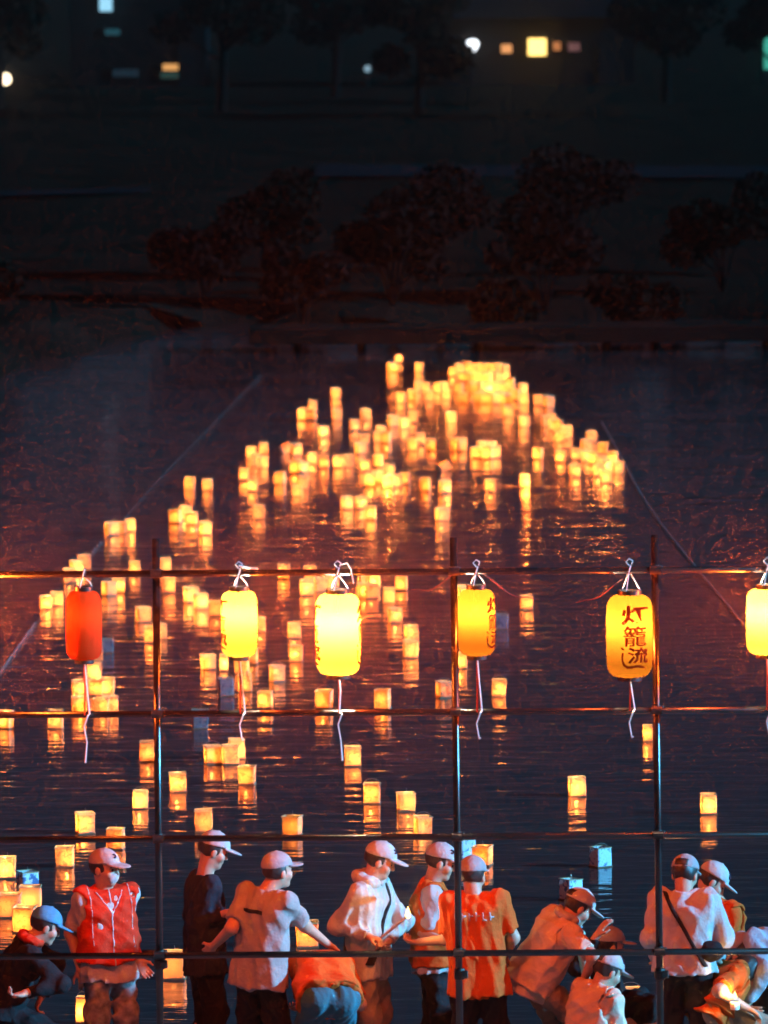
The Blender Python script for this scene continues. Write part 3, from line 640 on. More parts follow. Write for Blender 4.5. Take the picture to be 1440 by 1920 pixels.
def tree(x, y, h, label):
    e = empty('tree', (x, y, ground_z(x, y)), label, 'tree', 'dark trees beyond the far bank')
    st = MB(); st.tube([(0, 0, -0.2), (0.1, 0, h * 0.3), (0.0, 0.1, h * 0.75)], [0.22, 0.17, 0.06], 8); cl = []
    for i in range(11):
        an = i * 2.4; r = h * random.uniform(0.12, 0.32); z = h * random.uniform(0.4, 0.95)
        tip = (r * math.cos(an), r * math.sin(an), z)
        st.tube([(0, 0, z * 0.6), tip], [0.07, 0.02], 5); cl.append((*tip, h * random.uniform(0.1, 0.19)))
    st.obj('trunk', M['bark'], e)
    vv, ff = leaf_cloud(cl, 3200, 0.2, RNG)
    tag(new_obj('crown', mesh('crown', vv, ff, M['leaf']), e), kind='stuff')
tr = [(-16, 268, 6.5), (-6.5, 262, 7.0), (-2.0, 282, 7.5), (1.5, 255, 5.5), (12.0, 270, 7.0), (15.5, 250, 6.0), (-21, 250, 7.5), (8.0, 318, 9.0)]
for i, (x, y, h) in enumerate(sorted(tr)):
    tree(x, y, h, 'dark blurred tree beyond the far bank, %s from left' % ['first', 'second', 'third', 'fourth', 'fifth', 'sixth', 'seventh', 'eighth'][i])

# ------------------------------------------------------------------ far houses and lamps: the blurred lights at the top
def house(loc, wd, dp, hh, label, wins, zlev=0.4):
    e = empty('house', (loc[0], loc[1], zlev), label, 'house')
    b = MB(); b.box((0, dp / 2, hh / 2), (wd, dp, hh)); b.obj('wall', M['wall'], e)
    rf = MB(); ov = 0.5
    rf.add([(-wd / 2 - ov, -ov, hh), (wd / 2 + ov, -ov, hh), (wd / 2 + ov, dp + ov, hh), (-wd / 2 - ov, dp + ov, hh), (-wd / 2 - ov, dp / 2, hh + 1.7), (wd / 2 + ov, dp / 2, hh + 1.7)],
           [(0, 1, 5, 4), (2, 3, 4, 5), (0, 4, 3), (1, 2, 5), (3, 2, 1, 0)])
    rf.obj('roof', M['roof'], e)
    for (x, z, ww, wh, col, st) in wins:
        fr = MB(); t = 0.07
        for c, dd in (((x, -0.04, z + wh / 2 + t / 2), (ww + 2 * t, 0.1, t)), ((x, -0.04, z - wh / 2 - t / 2), (ww + 2 * t, 0.1, t)),
                      ((x - ww / 2 - t / 2, -0.04, z), (t, 0.1, wh)), ((x + ww / 2 + t / 2, -0.04, z), (t, 0.1, wh))):
            fr.box(c, dd)
        wo_ = fr.obj('window', M['frame'], e)
        pn = MB(); pn.box((x, -0.012, z), (ww, 0.02, wh)); pn.obj('pane', emat('lit_pane', col, st * 0.58), wo_)
    dr = MB(); dr.box((wd * 0.36, -0.03, 0.95), (0.85, 0.06, 1.9)); dr.obj('door', M['frame'], e)
house((7.4, 300), 9.0, 7, 3.2, 'far low house with one bright yellow lit window at the top right', [
    (-0.07, 1.83, 0.85, 0.8, (1.0, 0.62, 0.16), 2.6), (-1.5, 1.76, 0.5, 0.4, (1.0, 0.42, 0.15), 0.8), (0.85, 1.86, 0.35, 0.4, (1.0, 0.35, 0.12), 0.45), (1.65, 1.82, 0.55, 0.4, (0.9, 0.4, 0.4), 0.14)])
house((-11.4, 302), 6.4, 7, 5.6, 'far two storey house with dim orange and bluish windows at the top left', [
    (1.6, 0.98, 0.9, 0.3, (1.0, 0.48, 0.15), 0.7), (-1.5, 4.05, 0.6, 0.85, (0.35, 0.75, 1.0), 0.9), (-1.2, 2.65, 0.7, 0.28, (0.1, 0.45, 0.6), 0.12), (-0.6, 0.72, 1.2, 0.35, (0.1, 0.25, 0.4), 0.07), (1.7, 0.6, 1.3, 0.3, (0.15, 0.4, 0.35), 0.1)])

def lamp_post(x, y, zl, r, col, st, label, shape='globe'):
    z0 = 0.44
    e = empty('street_lamp', (x, y, z0), label, 'lamp')
    h = zl - z0
    p = MB(); p.tube([(0, 0, -0.1), (0, 0, max(0.1, h - r))], 0.05, 8); p.obj('pole', M['frame'], e)
    g = MB()
    prof = [(0.001, -r)] + [(r * math.sin(a) * (1.0 if shape == 'globe' else (0.55 + 0.45 * (1 - math.cos(a)) / 2 * 1.6)), -r * math.cos(a)) for a in [math.pi * k / 10 for k in range(1, 10)]] + [(0.001, r)]
    g.lathe(prof, 14, (0, 0, h)); g.obj('lamp_globe', emat('lamp_glow', col, st * 0.58), e, True)
    k = MB(); k.lathe([(r * 0.5, r * 0.98), (r * 0.7, r * 1.05), (0.02, r * 1.3)], 12, (0, 0, h)); k.obj('lamp_cap', M['frame'], e)
lamp_post(4.29, 299, 2.33, 0.30, (0.85, 0.92, 1.0), 3.0, 'white lamp on a short post left of the yellow lit window', 'drop')
lamp_post(-17.5, 299, 0.95, 0.27, (1.0, 0.78, 0.5), 4.0, 'low warm white garden lamp at the far left edge')
lamp_post(-0.6, 299, 1.30, 0.16, (0.5, 0.8, 1.0), 0.45, 'faint bluish lamp on the dark far bank near the centre')
sg = empty('vending_machine', (18.25, 299, 0.42), 'tall machine with a teal lit front at the top right edge', 'vending machine')
b = MB(); b.box((0, 0.4, 1.2), (0.95, 0.7, 2.4), bev=0.03); b.obj('cabinet', M['frame'], sg)
b = MB(); b.box((0, 0.03, 1.45), (0.75, 0.03, 1.5)); b.obj('lit_front', emat('teal_glow', (0.1, 0.8, 0.6), 0.25), sg)

# ------------------------------------------------------------------ pipe scaffold
Y0 = 40.2
sc_ = empty('scaffold', (0, Y0, 0.3), 'galvanised pipe scaffold with three poles and four rails carrying the hanging lanterns', 'scaffold')
R_ = 0.0225
def pole(x0, x1, ztop):
    p = MB(); p.tube([(x1, 0, 0.0), (x0, 0, ztop - 0.3)], R_, 20)
    o = p.obj('pole', M['steel'], sc_, True)
    return o
POLES = [(-1.442, -1.450, 4.151), (0.436, 0.460, 4.143), (1.705, 1.736, 4.15), (-3.35, -3.35, 4.15), (3.5, 3.5, 4.14)]
RAILS = [3.933, 3.041, 2.246, 1.500, 0.62]
for x0, x1, zt in POLES: pole(x0, x1, zt)
for z in RAILS:
    p = MB(); p.tube([(-4.4, -0.052, z - 0.3 + 0.004), (4.6, -0.052, z - 0.3 - 0.004)], R_ * 0.92, 16); p.obj('rail', M['steel'], sc_, True)
for x0, x1, zt in POLES:
    for z in RAILS[:4]:
        x = x1 + (x0 - x1) * z / zt
        k = MB()
        k.lathe([(0.0275, -0.026), (0.029, -0.02), (0.029, 0.02), (0.0275, 0.026)], 14, (x, 0, z - 0.3), True)
        k.tube([(x - 0.034, -0.052, z - 0.3), (x + 0.034, -0.052, z - 0.3)], 0.0265, 12)
        k.box((x + 0.012, -0.026, z - 0.3), (0.03, 0.05, 0.045), bev=0.004)
        k.tube([(x + 0.038, -0.03, z - 0.325), (x + 0.038, -0.03, z - 0.275)], 0.008, 6)
        k.obj('coupler', M['coupler'], sc_)
# short brace pipes and spare couplers low on the poles
p = MB(); p.tube([(-1.56, 0.05, 1.20), (-1.40, 0.05, 1.20)], 0.022, 12); p.obj('brace', M['steel'], sc_, True)
for x, z in ((-1.448, 1.14), (0.458, 1.06), (1.73, 1.05)):
    k = MB(); k.lathe([(0.031, -0.035), (0.036, -0.02), (0.036, 0.02), (0.031, 0.035)], 14, (x, 0, z), True)
    k.box((x + 0.03, -0.02, z), (0.045, 0.04, 0.05), bev=0.005); k.obj('coupler', M['coupler'], sc_)

# ------------------------------------------------------------------ hanging lanterns
shell_lit = paper_mat('lantern_vinyl', (0.5, 0.12, 0.02), (0.118, 0.040, 0.0032), (1.0, 0.12, 0.02), 0.0, 0.55)
shell_hot = paper_mat('lantern_vinyl_hot', (0.5, 0.16, 0.03), (0.21, 0.092, 0.008), (1.0, 0.12, 0.02), 0.0, 0.55)  # same vinyl, stronger bulb glow put into the transmission colour
shell_amber = paper_mat('lantern_vinyl_amber', (0.5, 0.1, 0.02), (0.135, 0.039, 0.0027), (1.0, 0.12, 0.02), 0.0, 0.55)
shell_red = paper_mat('lantern_red_vinyl', (0.55, 0.035, 0.01), (0.27, 0.02, 0.002), (1.0, 0.2, 0.05), 0.7, 0.03)
ink_m = paper_mat('lantern_ink', (0.08, 0.006, 0.003), (0.03, 0.002, 0.0004), (1, 0.2, 0.1), 0.8, 0.0)
gloss = None

def lantern_profile(t):
    """radius factor over height t 0..1 (bottom..top): straight body, round shoulders"""
    e = 0.17
    if t < e: u = 1 - t / e; return 0.52 + 0.48 * math.sqrt(max(0, 1 - u * u))
    if t > 1 - e: u = 1 - (1 - t) / e; return 0.50 + 0.50 * math.sqrt(max(0, 1 - u * u))
    return 1.0 + 0.02 * math.sin((t - e) / (1 - 2 * e) * math.pi)

def text_mesh(body, mat):
    cu = bpy.data.curves.new('ink', 'FONT'); cu.body = body; cu.offset = 0.010 if body == '籠' else 0.024
    cu.resolution_u = 2
    o = bpy.data.objects.new('ink', cu)
    m0 = o.to_mesh()
    vv = [tuple(p.co) for p in m0.vertices]; ff = [tuple(p.vertices) for p in m0.polygons]
    o.to_mesh_clear(); bpy.data.objects.remove(o)
    return vv, ff

def brush(pts, ws):
    vv = []; ff = []
    for i, (x, y) in enumerate(pts):
        a = pts[max(0, i - 1)]; b = pts[min(len(pts) - 1, i + 1)]
        dx, dy = b[0] - a[0], b[1] - a[1]; l = math.hypot(dx, dy)
        nx, ny = -dy / l * ws[i], dx / l * ws[i]
        vv += [(x + nx, y + ny, 0), (x - nx, y - ny, 0)]
        if i: ff.append((2 * i - 2, 2 * i - 1, 2 * i + 1, 2 * i))
    return vv, ff

def fine(vv, ff):
    """split long triangles so the lettering can follow the curved body"""
    import bmesh
    bm = bmesh.new()
    for p in vv: bm.verts.new(p)
    bm.verts.ensure_lookup_table()
    for q_ in ff:
        try: bm.faces.new([bm.verts[i] for i in q_])
        except ValueError: pass
    bmesh.ops.triangulate(bm, faces=bm.faces[:])
    for _ in range(4):
        ed = [e for e in bm.edges if e.calc_length() > 0.09]
        if ed: bmesh.ops.subdivide_edges(bm, edges=ed, cuts=1)
        bmesh.ops.triangulate(bm, faces=bm.faces[:])
    bm.verts.index_update()
    r = [tuple(p.co) for p in bm.verts], [tuple(v_.index for v_ in q_.verts) for q_ in bm.faces]
    bm.free(); return r

def lettering(hgt, R):
    """vertical inscription laid out on (arc length, height), then bent on the lantern body"""
    VV, FF = [], []
    def put(vv, ff, cx, cz, sx, sz):
        xs_ = [p[0] for p in vv]; ys_ = [p[1] for p in vv]
        mx, my = (min(xs_) + max(xs_)) / 2, (min(ys_) + max(ys_)) / 2
        wx, wy = max(xs_) - min(xs_), max(ys_) - min(ys_)
        n0 = len(VV)
        for p in vv: VV.append(((p[0] - mx) / wx * sx + cx, (p[1] - my) / wy * sz + cz))
        for q_ in ff: FF.append(tuple(i + n0 for i in q_))
    for ch, cx, cz, sx, sz in (('灯', 0.03, 0.77, 0.70, 0.235), ('籠', 0.02, 0.52, 0.58, 0.245), ('流', 0.09, 0.29, 0.54, 0.20)):
        vv, ff = fine(*text_mesh(ch, None))
        put(vv, ff, cx * 2 * R, cz * hgt, sx * 2 * R * 0.9, sz * hgt)
    pts = [(-0.25, 0.32), (-0.265, 0.27), (-0.26, 0.22), (-0.23, 0.175), (-0.15, 0.145), (-0.04, 0.15), (0.06, 0.16), (0.17, 0.15), (0.27, 0.125)]
    vv, ff = brush([(x * 2 * R, z * hgt) for x, z in pts], [w_ * R for w_ in (0.05, 0.04, 0.035, 0.05, 0.06, 0.055, 0.055, 0.05, 0.012)])
    n0 = len(VV)
    VV += [(p[0], p[1]) for p in vv]; FF += [tuple(i + n0 for i in q_) for q_ in ff]
    vv, ff = brush([(-0.285 * 2 * R, 0.385 * hgt), (-0.26 * 2 * R, 0.37 * hgt), (-0.22 * 2 * R, 0.355 * hgt)], [0.03 * R, 0.05 * R, 0.02 * R])
    n0 = len(VV)
    VV += [(p[0], p[1]) for p in vv]; FF += [tuple(i + n0 for i in q_) for q_ in ff]
    return VV, FF

def chochin(key, x, zt, zb, wd, label, power, letters, bulb=0.66, red=False):
    hgt, R = zt - zb - 0.03, wd / 2
    e = empty('hanging_lantern', (x, Y0 - 0.07, zb + 0.015), label, 'paper lantern', 'hanging lanterns on the top rail')
    m = MB(); nseg, npan = 64, 8
    prof = [i / 40 for i in range(41)]
    for t in prof:
        r0 = R * lantern_profile(t)
        for k in range(nseg):
            an = 2 * math.pi * k / nseg
            ph = (k % (nseg // npan)) / (nseg // npan)
            r = r0 * (1 - (0.010 if k % (nseg // npan) == 0 else 0.0))
            m.v.append((r * math.cos(an), r * math.sin(an), t * hgt))
    for i in range(40):
        for k in range(nseg):
            a = i * nseg + k; b_ = i * nseg + (k + 1) % nseg
            m.f.append((a, b_, b_ + nseg, a + nseg))
    body = m.obj('shade', shell_red if red else dict(second=shell_hot, third=shell_hot, sixth=shell_hot, offleft=shell_hot, fourth=shell_amber).get(key, shell_lit), e, True)
    for nm, z0, z1, rr in (('top_ring', hgt - 0.004, hgt + 0.026, 0.53), ('bottom_ring', -0.022, 0.006, 0.55)):
        g = MB(); g.lathe([(R * rr * 0.8, z0), (R * rr, z0), (R * rr, z1), (R * rr * 0.8, z1), (R * rr * 0.8, z0)], 28); g.obj(nm, M['cap_black'], e)
    hr = R * 0.52
    hk = MB()
    for an in (0.3, 2.2, 4.4):
        hk.tube([(hr * math.cos(an), hr * math.sin(an), hgt + 0.02), (hr * 0.75 * math.cos(an), hr * 0.75 * math.sin(an), hgt + 0.05), (0.01 * math.cos(an), 0.01 * math.sin(an) + 0.015, 3.933 - zb - 0.015 - 0.02)], 0.0035, 6)
    hk.obj('handle_wire', M['cord_white'], e)
    kn = MB(); zz = 3.933 - zb - 0.015
    kn.tube([(0.03 * math.sin(a) * 0.3, 0.018 - 0.029 * math.cos(a), zz + 0.029 * math.sin(a)) for a in [k * 0.7 - 0.4 for k in range(9)]], 0.0045, 6)
    if not red:
        kn.tube([(0, 0.0, zz + 0.03), (-0.02, 0, zz + 0.055), (0.0, 0, zz + 0.075), (0.022, 0, zz + 0.06), (0.015, 0, zz + 0.04)], 0.004, 6)
        if key == 'third': kn.tube([(0.02, 0, zz + 0.05), (0.06, 0, zz + 0.06), (0.085, 0, zz + 0.02), (0.10, 0, zz - 0.07)], 0.004, 6)
        if key == 'second': kn.tube([(0.0, 0, zz + 0.05), (0.06, 0, zz + 0.035), (0.12, -0.01, zz + 0.03)], 0.007, 6)
    kn.obj('knot', M['cord_white'], e)
    # socket and bulb inside; the red lantern's bulb is added
    sk = MB(); sk.tube([(0, 0, hgt + 0.02), (0, 0, hgt * bulb + 0.05)], 0.016, 10); sk.obj('bulb_socket', M['cap_black'], e)
    if power > 0:
        lt = bpy.data.lights.new('lantern_bulb', 'POINT'); lt.energy = power; lt.color = (1.0, 0.80, 0.55); lt.shadow_soft_size = 0.032
        lo = bpy.data.objects.new('lantern_bulb', lt); C.objects.link(lo); lo.parent = e; lo.location = (0, 0, hgt * bulb)
    # hanging cord with a tail, tied to the second rail
    zr = 3.041 - zb - 0.015
    c1 = MB(); c1.tube([(0.0, 0, -0.02), (0.003, 0, zr * 0.5), (0.0, 0.0, zr)], 0.006, 6); c1.obj('cord', M['cord_red'], e)
    c2 = MB(); c2.tube([(0.004, -0.006, -0.02), (0.012, -0.01, zr * 0.4), (0.03 if key != 'third' else 0.005, -0.012, zr + 0.01), (0.02, -0.034, zr), (-0.005, -0.02, zr - 0.07), (0.012, -0.012, zr - 0.17), (0.0 if key == 'red' else 0.02, -0.012, zr - (0.30 if key in ('red', 'third') else 0.16))], [0.005, 0.006, 0.006, 0.006, 0.005, 0.0045, 0.007], 6)
    c2.obj('tie_string', M['cord_white'], e)
    for ang in letters:
        VV, FF = lettering(hgt, R)
        out = []
        for s_, z in VV:
            t = max(0, min(1, z / hgt)); r = R * lantern_profile(t) + 0.004
            an = -math.pi / 2 + ang + s_ / R
            out.append((r * math.cos(an), r * math.sin(an), z))
        new_obj('lettering', mesh('lettering', out, FF, ink_m), body)
    return e
CL = dict(red=('plain dark red hanging lantern left of the left pole', 2.6, [], True),  # weak bulb added inside to make the red body glow
          second=('glowing yellow hanging lantern with lettering on its left edge, right of the left pole', 52.0, [-1.35, 1.8], False),
          third=('large brightest hanging lantern, white hot at the top, left of the middle pole', 130.0, [-1.52, 1.52], False),
          fourth=('orange yellow hanging lantern with lettering on its right edge, touching the middle pole', 24.0, [1.12], False),
          fifth=('yellow hanging lantern with large dark red lettering, beside the right pole', 34.0, [0.18], False),
          sixth=('white glowing hanging lantern cut off by the right picture edge', 92.0, [], False),
          offleft=('glowing hanging lantern just outside the left picture edge', 175.0, [], False))
for key, x, zt, zb, wd in CHOCHIN:
    lb, pw, le, rd = CL[key]
    chochin(key, x, zt, zb, wd, lb, pw, le, 0.42 if key == 'fourth' and False else 0.66, rd)

# supply cable looping from lantern to lantern
cab = empty('supply_cable', (0, Y0 - 0.08, 3.9), 'thin loose cable ends hanging below the top rail beside the middle and right lanterns', 'cable')
for x0, z0, x1, z1, sg_ in ((0.62, 0.02, 0.97, -0.15, 0.02), (1.50, -0.02, 1.21, -0.17, 0.015), (0.44, 0.02, 0.16, -0.08, 0.02)):
    p = MB(); p.tube([(x0 + (x1 - x0) * t, 0.01, z0 + (z1 - z0) * t - sg_ * math.sin(math.pi * t) * 2 + 0.006 * math.sin(9 * t)) for t in [k / 12 for k in range(13)]], 0.0032, 6)
    p.obj('cable_end', M['cable'], cab)

# ------------------------------------------------------------------ floating lanterns
pap = [paper_mat('lantern_paper', (0.78, 0.62, 0.42), (0.42, 0.158, 0.05), (1.0, 0.5, 0.2), 0.22, 0.05, (0.42, 0.50, 0.62), 17.0, 0.004),
       paper_mat('lantern_paper_flower', (0.78, 0.60, 0.40), (0.42, 0.148, 0.042), (1.0, 0.5, 0.2), 0.22, 0.05, (0.72, 0.45, 0.38), 20.0, 0.004),
       paper_mat('lantern_paper_plain', (0.78, 0.63, 0.44), (0.43, 0.168, 0.056), (1.0, 0.5, 0.2), 0.22, 0.05, (0.9, 0.86, 0.78), 9.0, 0.004)]
pap_blue = paper_mat('lantern_paper_blue_marks', (0.80, 0.84, 0.86), (0.3, 0.3, 0.28), (1, 0.9, 0.8), 0.9, 0.03, (0.12, 0.2, 0.4), 17.0, 0.004)
pap_dim = paper_mat('lantern_paper_dimmed', (0.26, 0.23, 0.25), (0.2, 0.15, 0.12), (1, 0.9, 0.8), 0.85, 0.03, (0.5, 0.5, 0.6), 17.0, 0.004)  # far unlit paper, colour darkened to fade the cool light on it

def shade_mesh(hw, h, taper, bul, mat):
    m = MB(); cr = 0.014; rows = 7
    for i in range(rows):
        t = i / (rows - 1); w_ = hw * (1 + taper * (t - 0.5)) + bul * math.sin(math.pi * t)
        ring = []
        for qx, qy, a0 in ((1, 1, 0), (-1, 1, 90), (-1, -1, 180), (1, -1, 270)):
            for da in (0, 45, 90):
                an = rad(a0 + da); ring.append((qx * (w_ - cr) + cr * math.cos(an), qy * (w_ - cr) + cr * math.sin(an)))
        for x, y in ring: m.v.append((x, y, 0.007 + t * h + 0.0015 * math.sin(x * 60 + y * 40)))
    for i in range(rows - 1):
        for k in range(12):
            a = i * 12 + k; b_ = i * 12 + (k + 1) % 12
            m.f.append((a, b_, b_ + 12, a + 12))
    return m.mesh('paper_shade', mat, False)
SH = {}
for vi, (hw, h, tp, bu) in enumerate(((0.079, 0.168, 0.03, 0.0), (0.076, 0.176, -0.05, 0.002), (0.081, 0.160, 0.07, 0.001), (0.078, 0.172, 0.0, 0.004))):
    for mi, mt in enumerate(pap + [pap_blue, pap_dim]):
        SH[vi, mi] = (shade_mesh(hw, h, tp, bu, mt), hw, h)
bd = MB(); bd.box((0, 0, 0.001), (0.166, 0.166, 0.014), bev=0.002); board_me = bd.mesh('float_board', M['wood'])
cd = MB(); cd.lathe([(0.017, 0.015), (0.017, 0.06), (0.004, 0.062), (0.0015, 0.062), (0.0015, 0.072)], 10, caps=True); candle_me = cd.mesh('candle', M['wax'], False)
fl = MB(); fl.lathe([(0.001, 0.068), (0.006, 0.074), (0.0072, 0.082), (0.005, 0.094), (0.001, 0.11)], 8); flame_me = fl.mesh('flame', flame_m, True)
rim_mes = {}
for vi in range(4):
    _, hw, h = SH[vi, 0]
    tp = (0.03, -0.05, 0.07, 0.0)[vi]; w2 = hw * (1 + tp * 0.5) + 0.002
    g = MB(); z = h + 0.010
    for sx, sy, lx, ly in ((0, 1, 2 * w2 + 0.003, 0.004), (0, -1, 2 * w2 + 0.003, 0.004), (1, 0, 0.004, 2 * w2 - 0.006), (-1, 0, 0.004, 2 * w2 - 0.006)):
        g.box((sx * w2, sy * w2, z), (lx, ly, 0.009))
    rim_mes[vi] = g.mesh('top_frame', M['rim'])
hd = MB(); hd.tube([(0.078 * math.cos(a), 0.0, 0.175 + 0.05 * math.sin(a)) for a in [math.pi * k / 12 for k in range(13)]], 0.0016, 5); handle_me = hd.mesh('handle', M['wire'])
hk = MB(); hk.tube([(0.0, 0.0, 0.18), (0.008, 0.0, 0.205), (0.002, 0.004, 0.222)], 0.0016, 5); hk.tube([(-0.078, 0, 0.18), (0.078, 0, 0.18)], 0.0018, 5); stub_me = hk.mesh('handle_stub', M['wire'])

LIGHTS = {}
for k_, pw in dict(L=2.5, L2=2.0, L3=3.1, B=10.0, S=3.6, H=0.85, D=1.3, N=2.1).items():
    d_ = bpy.data.lights.new('candle_light', 'POINT'); d_.energy = pw; d_.color = (1.0, 0.50, 0.17); d_.shadow_soft_size = 0.012
    LIGHTS[k_] = d_
def link(o, p):
    C.objects.link(o); o.parent = p; return o
for i, (x, y, kd, lb) in enumerate(LANTERNS):
    e = empty('floating_lantern', (x, y, 0.004), lb, 'floating lantern', 'unlit lanterns on the water' if kd == 'U' else 'lit paper lanterns on the water')
    e.rotation_euler = (random.gauss(0, 0.02), random.gauss(0, 0.02), random.choice((0, 0, 0, 0.25)) + random.gauss(0, 0.13))
    s_ = random.uniform(0.88, 0.98) * (1.12 if y < 52 else 1.0)
    e.scale = (s_, s_, s_ * random.uniform(0.95, 1.06))
    if kd == 'N': e.scale = (0.55, 0.55, s_)
    if kd == 'U': e.rotation_euler.z = (0.5 if y < 60 else 0.1) + random.gauss(0, 0.08)
    if kd == 'D': e.rotation_euler = (0.0, 1.1, 0.2); e.location.z = 0.03
    if kd == 'S': e.scale = (0.8, 0.8, 0.7); e.location.z = 0.02
    vi = random.randrange(4); mi = (3 if y < 60 else 4) if kd == 'U' else random.randrange(3)
    link(bpy.data.objects.new('paper_shade', SH[vi, mi][0]), e)
    link(bpy.data.objects.new('float_board', board_me), e)
    link(bpy.data.objects.new('top_frame', rim_mes[vi]), e)
    if random.random() < 0.45: link(bpy.data.objects.new('handle', handle_me), e)
    else: link(bpy.data.objects.new('handle', stub_me), e)
    c_ = link(bpy.data.objects.new('candle', candle_me), e)
    if kd != 'U':
        link(bpy.data.objects.new('flame', flame_me), c_)
        lk = kd if kd != 'L' else random.choice(('L', 'L', 'L2', 'L3'))
        lo = link(bpy.data.objects.new('candle_light', LIGHTS[lk]), e); lo.location = (random.uniform(-.02, .02), random.uniform(-.02, .02), 0.085)

# ------------------------------------------------------------------ guide ropes on the water
for nm, pts, lb in (('left', ROPE_L, 'pale guide rope with small floats on the water, left of the lantern field'), ('right', ROPE_R, 'pale guide rope on the water, right of the lantern field')):
    e = empty('guide_rope', (pts[0][0], pts[0][1], 0), lb, 'rope')
    p = MB(); o_ = pts[0]
    dense = []
    for a, b_ in zip(pts[:-1], pts[1:]):
        for k in range(8):
            t = k / 8; dense.append((a[0] + (b_[0] - a[0]) * t - o_[0], a[1] + (b_[1] - a[1]) * t - o_[1], 0.012))
    p.tube(dense, 0.0038 if nm == 'left' else 0.0065, 6); p.obj('rope', M['rope_dark' if nm == 'left' else 'rope'], e)
    if nm == 'left':
        bm_ = MB(); bm_.lathe([(0.001, -0.018), (0.012, -0.012), (0.016, 0), (0.012, 0.012), (0.001, 0.018)], 8); bme = bm_.mesh('rope_float', M['bead'], True)
        for bx, by in BEADS:
            o = link(bpy.data.objects.new('rope_float', bme), e); o.location = (bx - o_[0], by - o_[1], 0.02)

